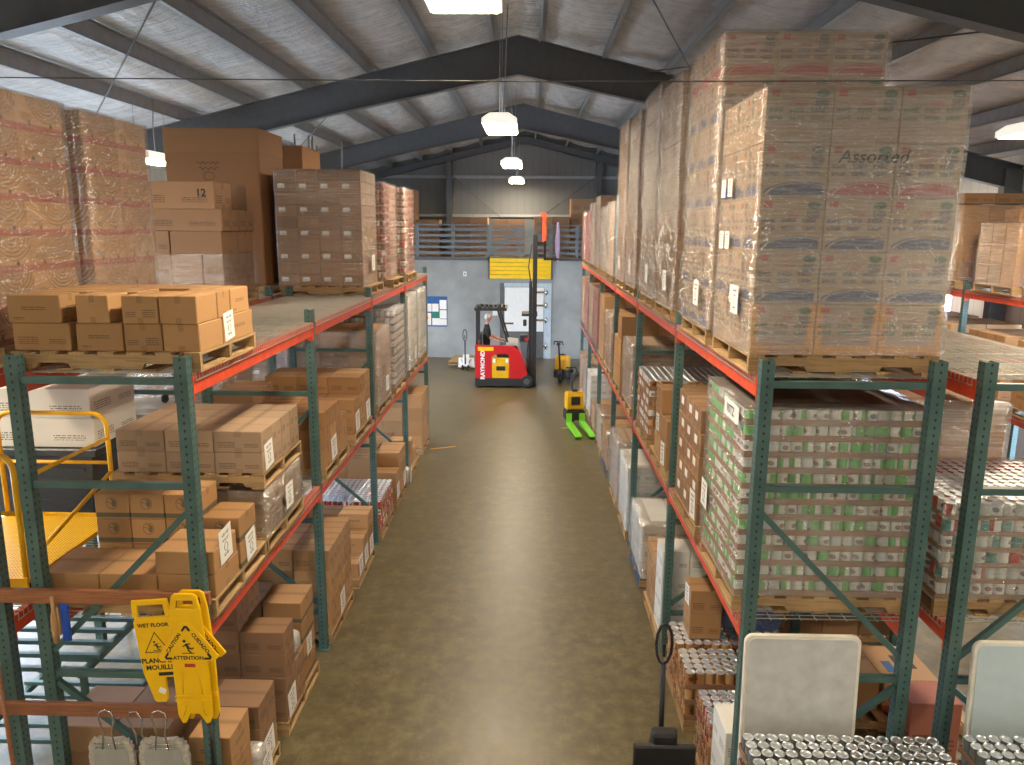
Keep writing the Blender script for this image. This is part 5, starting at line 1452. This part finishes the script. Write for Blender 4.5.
# ================================================================= PALLET JACKS
def hand_jack(x, y, rz, body, label, handle=M_BLACK, lean=.0, grip_h=1.15):
    t = thing('pallet_jack', label, 'pallet jack', (x, y, 0), rz, 'pallet jacks')
    for s in (-1, 1):
        m = MB(); m.prism([(.0, .05), (1.1, .05), (1.15, .07), (1.1, .095), (.0, .11)], s*.2-.075, s*.2+.075, 'x')
        m.build('fork', body, t)
        MB().lathe([(.035, -.04), (.036, 0), (.035, .04)], 12, 0, (s*.2, .95, .036), 'x').build('load_roller', M_RUBBER, t)
    MB().prism([(-.20, .12), (-.02, .12), (-.02, .45), (-.08, .5), (-.16, .34)], -.10, .10, 'x').build('pump_housing', body, t, bevel=.015)
    MB().prism([(-.06, .1), (.0, .1), (.0, .36), (-.04, .38)], -.25, .25, 'x').build('fork_head', body, t, bevel=.01)
    for s in (-1, 1): MB().tube([(s*.08, -.16, .2), (s*.16, -.05, .33)], .02, 8).build('lift_linkage', M_GREYM, t)
    MB().tube([(0, -.12, .1), (0, -.12, .42)], .05, 12).build('hydraulic_pump', body, t)
    for s in (-1, 1):
        w = MB().lathe([(.07, -.025), (.085, -.012), (.085, .012), (.07, .025)], 16, 0, (s*.09, -.2, .0855), 'x').build('steer_wheel', M_RUBBER, t)
    ty = -.24-lean; MB().tube([(0, -.2, .2), (0, -.22, .5), (0, ty, grip_h-.2)], .022, 10).build('handle_shaft', handle, t)
    lo = [(0, ty, grip_h-.2)]
    for i in range(13): a = R(-90+360*i/12); lo.append((.065*math.cos(a), ty-.01, grip_h-.02+.18*math.sin(a)))
    MB().tube(lo, .013, 8).build('handle_loop', handle, t)
    MB().box(-.012, .012, ty-.03, ty+.0, grip_h-.13, grip_h-.02).build('release_lever', M_BLACK, t)
    return t
hand_jack(1.13, 5.52, R(180), M_BLACK, 'black hand pallet jack with loop handle at the right rack')
hand_jack(-2.0, 24.25, R(-6), M_WHITE, 'pale hand pallet jack with loop handle by the concrete wall', M_BLACK)
pallet(-2.04, 24.45, .112, 'wooden pallet lifted on the pale pallet jack', rz=R(84))

def electric_jack(x, y, rz, forkmat, label):
    t = thing('electric_pallet_jack', label, 'pallet jack', (x, y, 0), rz, 'electric pallet jacks')
    MB().box(-.23, .23, .02, .34, .12, .36).build('chassis', M_BLACK, t, bevel=.03)
    m = MB(); m.prism([(.06, .365), (.33, .365), (.33, .70), (.27, .78), (.12, .78), (.06, .70)], -.21, .21, 'x'); m.build('battery_cover', M_YELP, t, bevel=.03)
    MB().box(-.10, .10, .0, .055, .5, .68).build('control_panel', M_BLACK, t)
    MB().box(-.06, .06, .13, .25, .785, .82).build('key_panel', M_BLACK, t)
    for s in (-1, 1):
        m = MB(); m.prism([(-1.15, .06), (-1.10, .04), (.0, .04), (.0, .12), (-1.0, .10), (-1.12, .085)], s*.15-.065, s*.15+.065, 'x'); m.build('fork', forkmat, t)
        MB().box(s*.15-.065, s*.15+.065, .001, .019, .04, .30).build('fork_heel', forkmat, t)
        MB().lathe([(.035, -.04), (.036, 0), (.035, .04)], 12, 0, (s*.15, -.95, .037), 'x').build('load_roller', M_RUBBER, t)
    MB().lathe([(.10, -.04), (.115, -.02), (.115, .02), (.10, .04)], 18, 0, (0, .40, .116), 'x').build('drive_wheel', M_RUBBER, t)
    MB().box(-.08, .08, .345, .48, .24, .40).build('drive_motor', M_BLACK, t, bevel=.02)
    MB().tube([(0, .44, .36), (0, .50, .7), (0, .58, 1.05), (0, .62, 1.15)], .026, 10).build('tiller', M_BLACK, t)
    MB().tube([(-.14, .62, 1.15), (-.12, .64, 1.25), (.12, .64, 1.25), (.14, .62, 1.15)], .02, 8).build('tiller_handle', M_BLACK, t)
    MB().box(-.05, .05, .58, .68, 1.13, 1.22).build('tiller_head', M_BLACK, t, bevel=.015)
    return t
electric_jack(1.08, 17.15, R(8), M_LIME, 'nearer yellow electric pallet jack with lime green forks')
electric_jack(1.06, 22.6, R(160), M_BLACK, 'farther yellow electric pallet jack with dark forks')

# floor tape marks
for (x, y, w, l, rz, lbl) in ((-1.75, 15.25, .05, .55, R(-65), 'yellow floor tape mark beside the left rack end'), (.92, 17.0, .05, .35, R(-75), 'yellow floor tape mark beside the yellow pallet jack')):
    o = MB().box(-w/2, w/2, -l/2, l/2, .0002, .0012).build('floor_tape', M_YELP, None, (x, y, 0), rz); tag(o, lbl, 'floor tape', 'floor tape marks')

# ================================================================= goods on the mezzanine
GM = 'dim goods on the mezzanine'
M_KDIM = M_KDARK
for (x, w, h, d, y, lbl) in ((-4.6, 1.0, 2.3, .9, 28.4, 'tall dark wrapped stack at the left end of mezzanine'), (-3.6, .8, 1.25, .8, 27.9, 'dark cabinet behind the mezzanine railing, left'),
        (-2.1, 1.2, 1.35, .9, 27.9, 'brown carton load behind the railing, left of gate'), (-.75, 1.1, 1.28, .9, 28.2, 'dark carton load behind the railing gate'),
        (.75, 1.25, 1.38, .9, 27.8, 'brown carton load behind the lilac cloth'), (2.15, 1.5, 2.0, 1.0, 28.2, 'tall dark carton load at the right end of mezzanine')):
    t = thing('mezzanine_load', lbl, 'carton load', (x, y, MEZ_Z), 0, GM)
    MB().box(-w/2, w/2, -d/2, d/2, 0, .12).build('pallet_base', M_PALX, t)
    nl = max(2, int(h/.45)); hh = (h-.12)/nl
    for k in range(nl):
        for i in range(2): carton((-.25+.5*i)*w, 0, .122+k*hh, w/2-.006, d, hh-.003, M_KDARK_T, None, None, 0, 'carton', t)
lb = link('white_label', LAB_ME, [o for o in COL.objects if o.get('label', '').startswith('tall dark carton load at the right')][0], (0, -.51, 1.3)); lb.scale = (2, 1, 2)
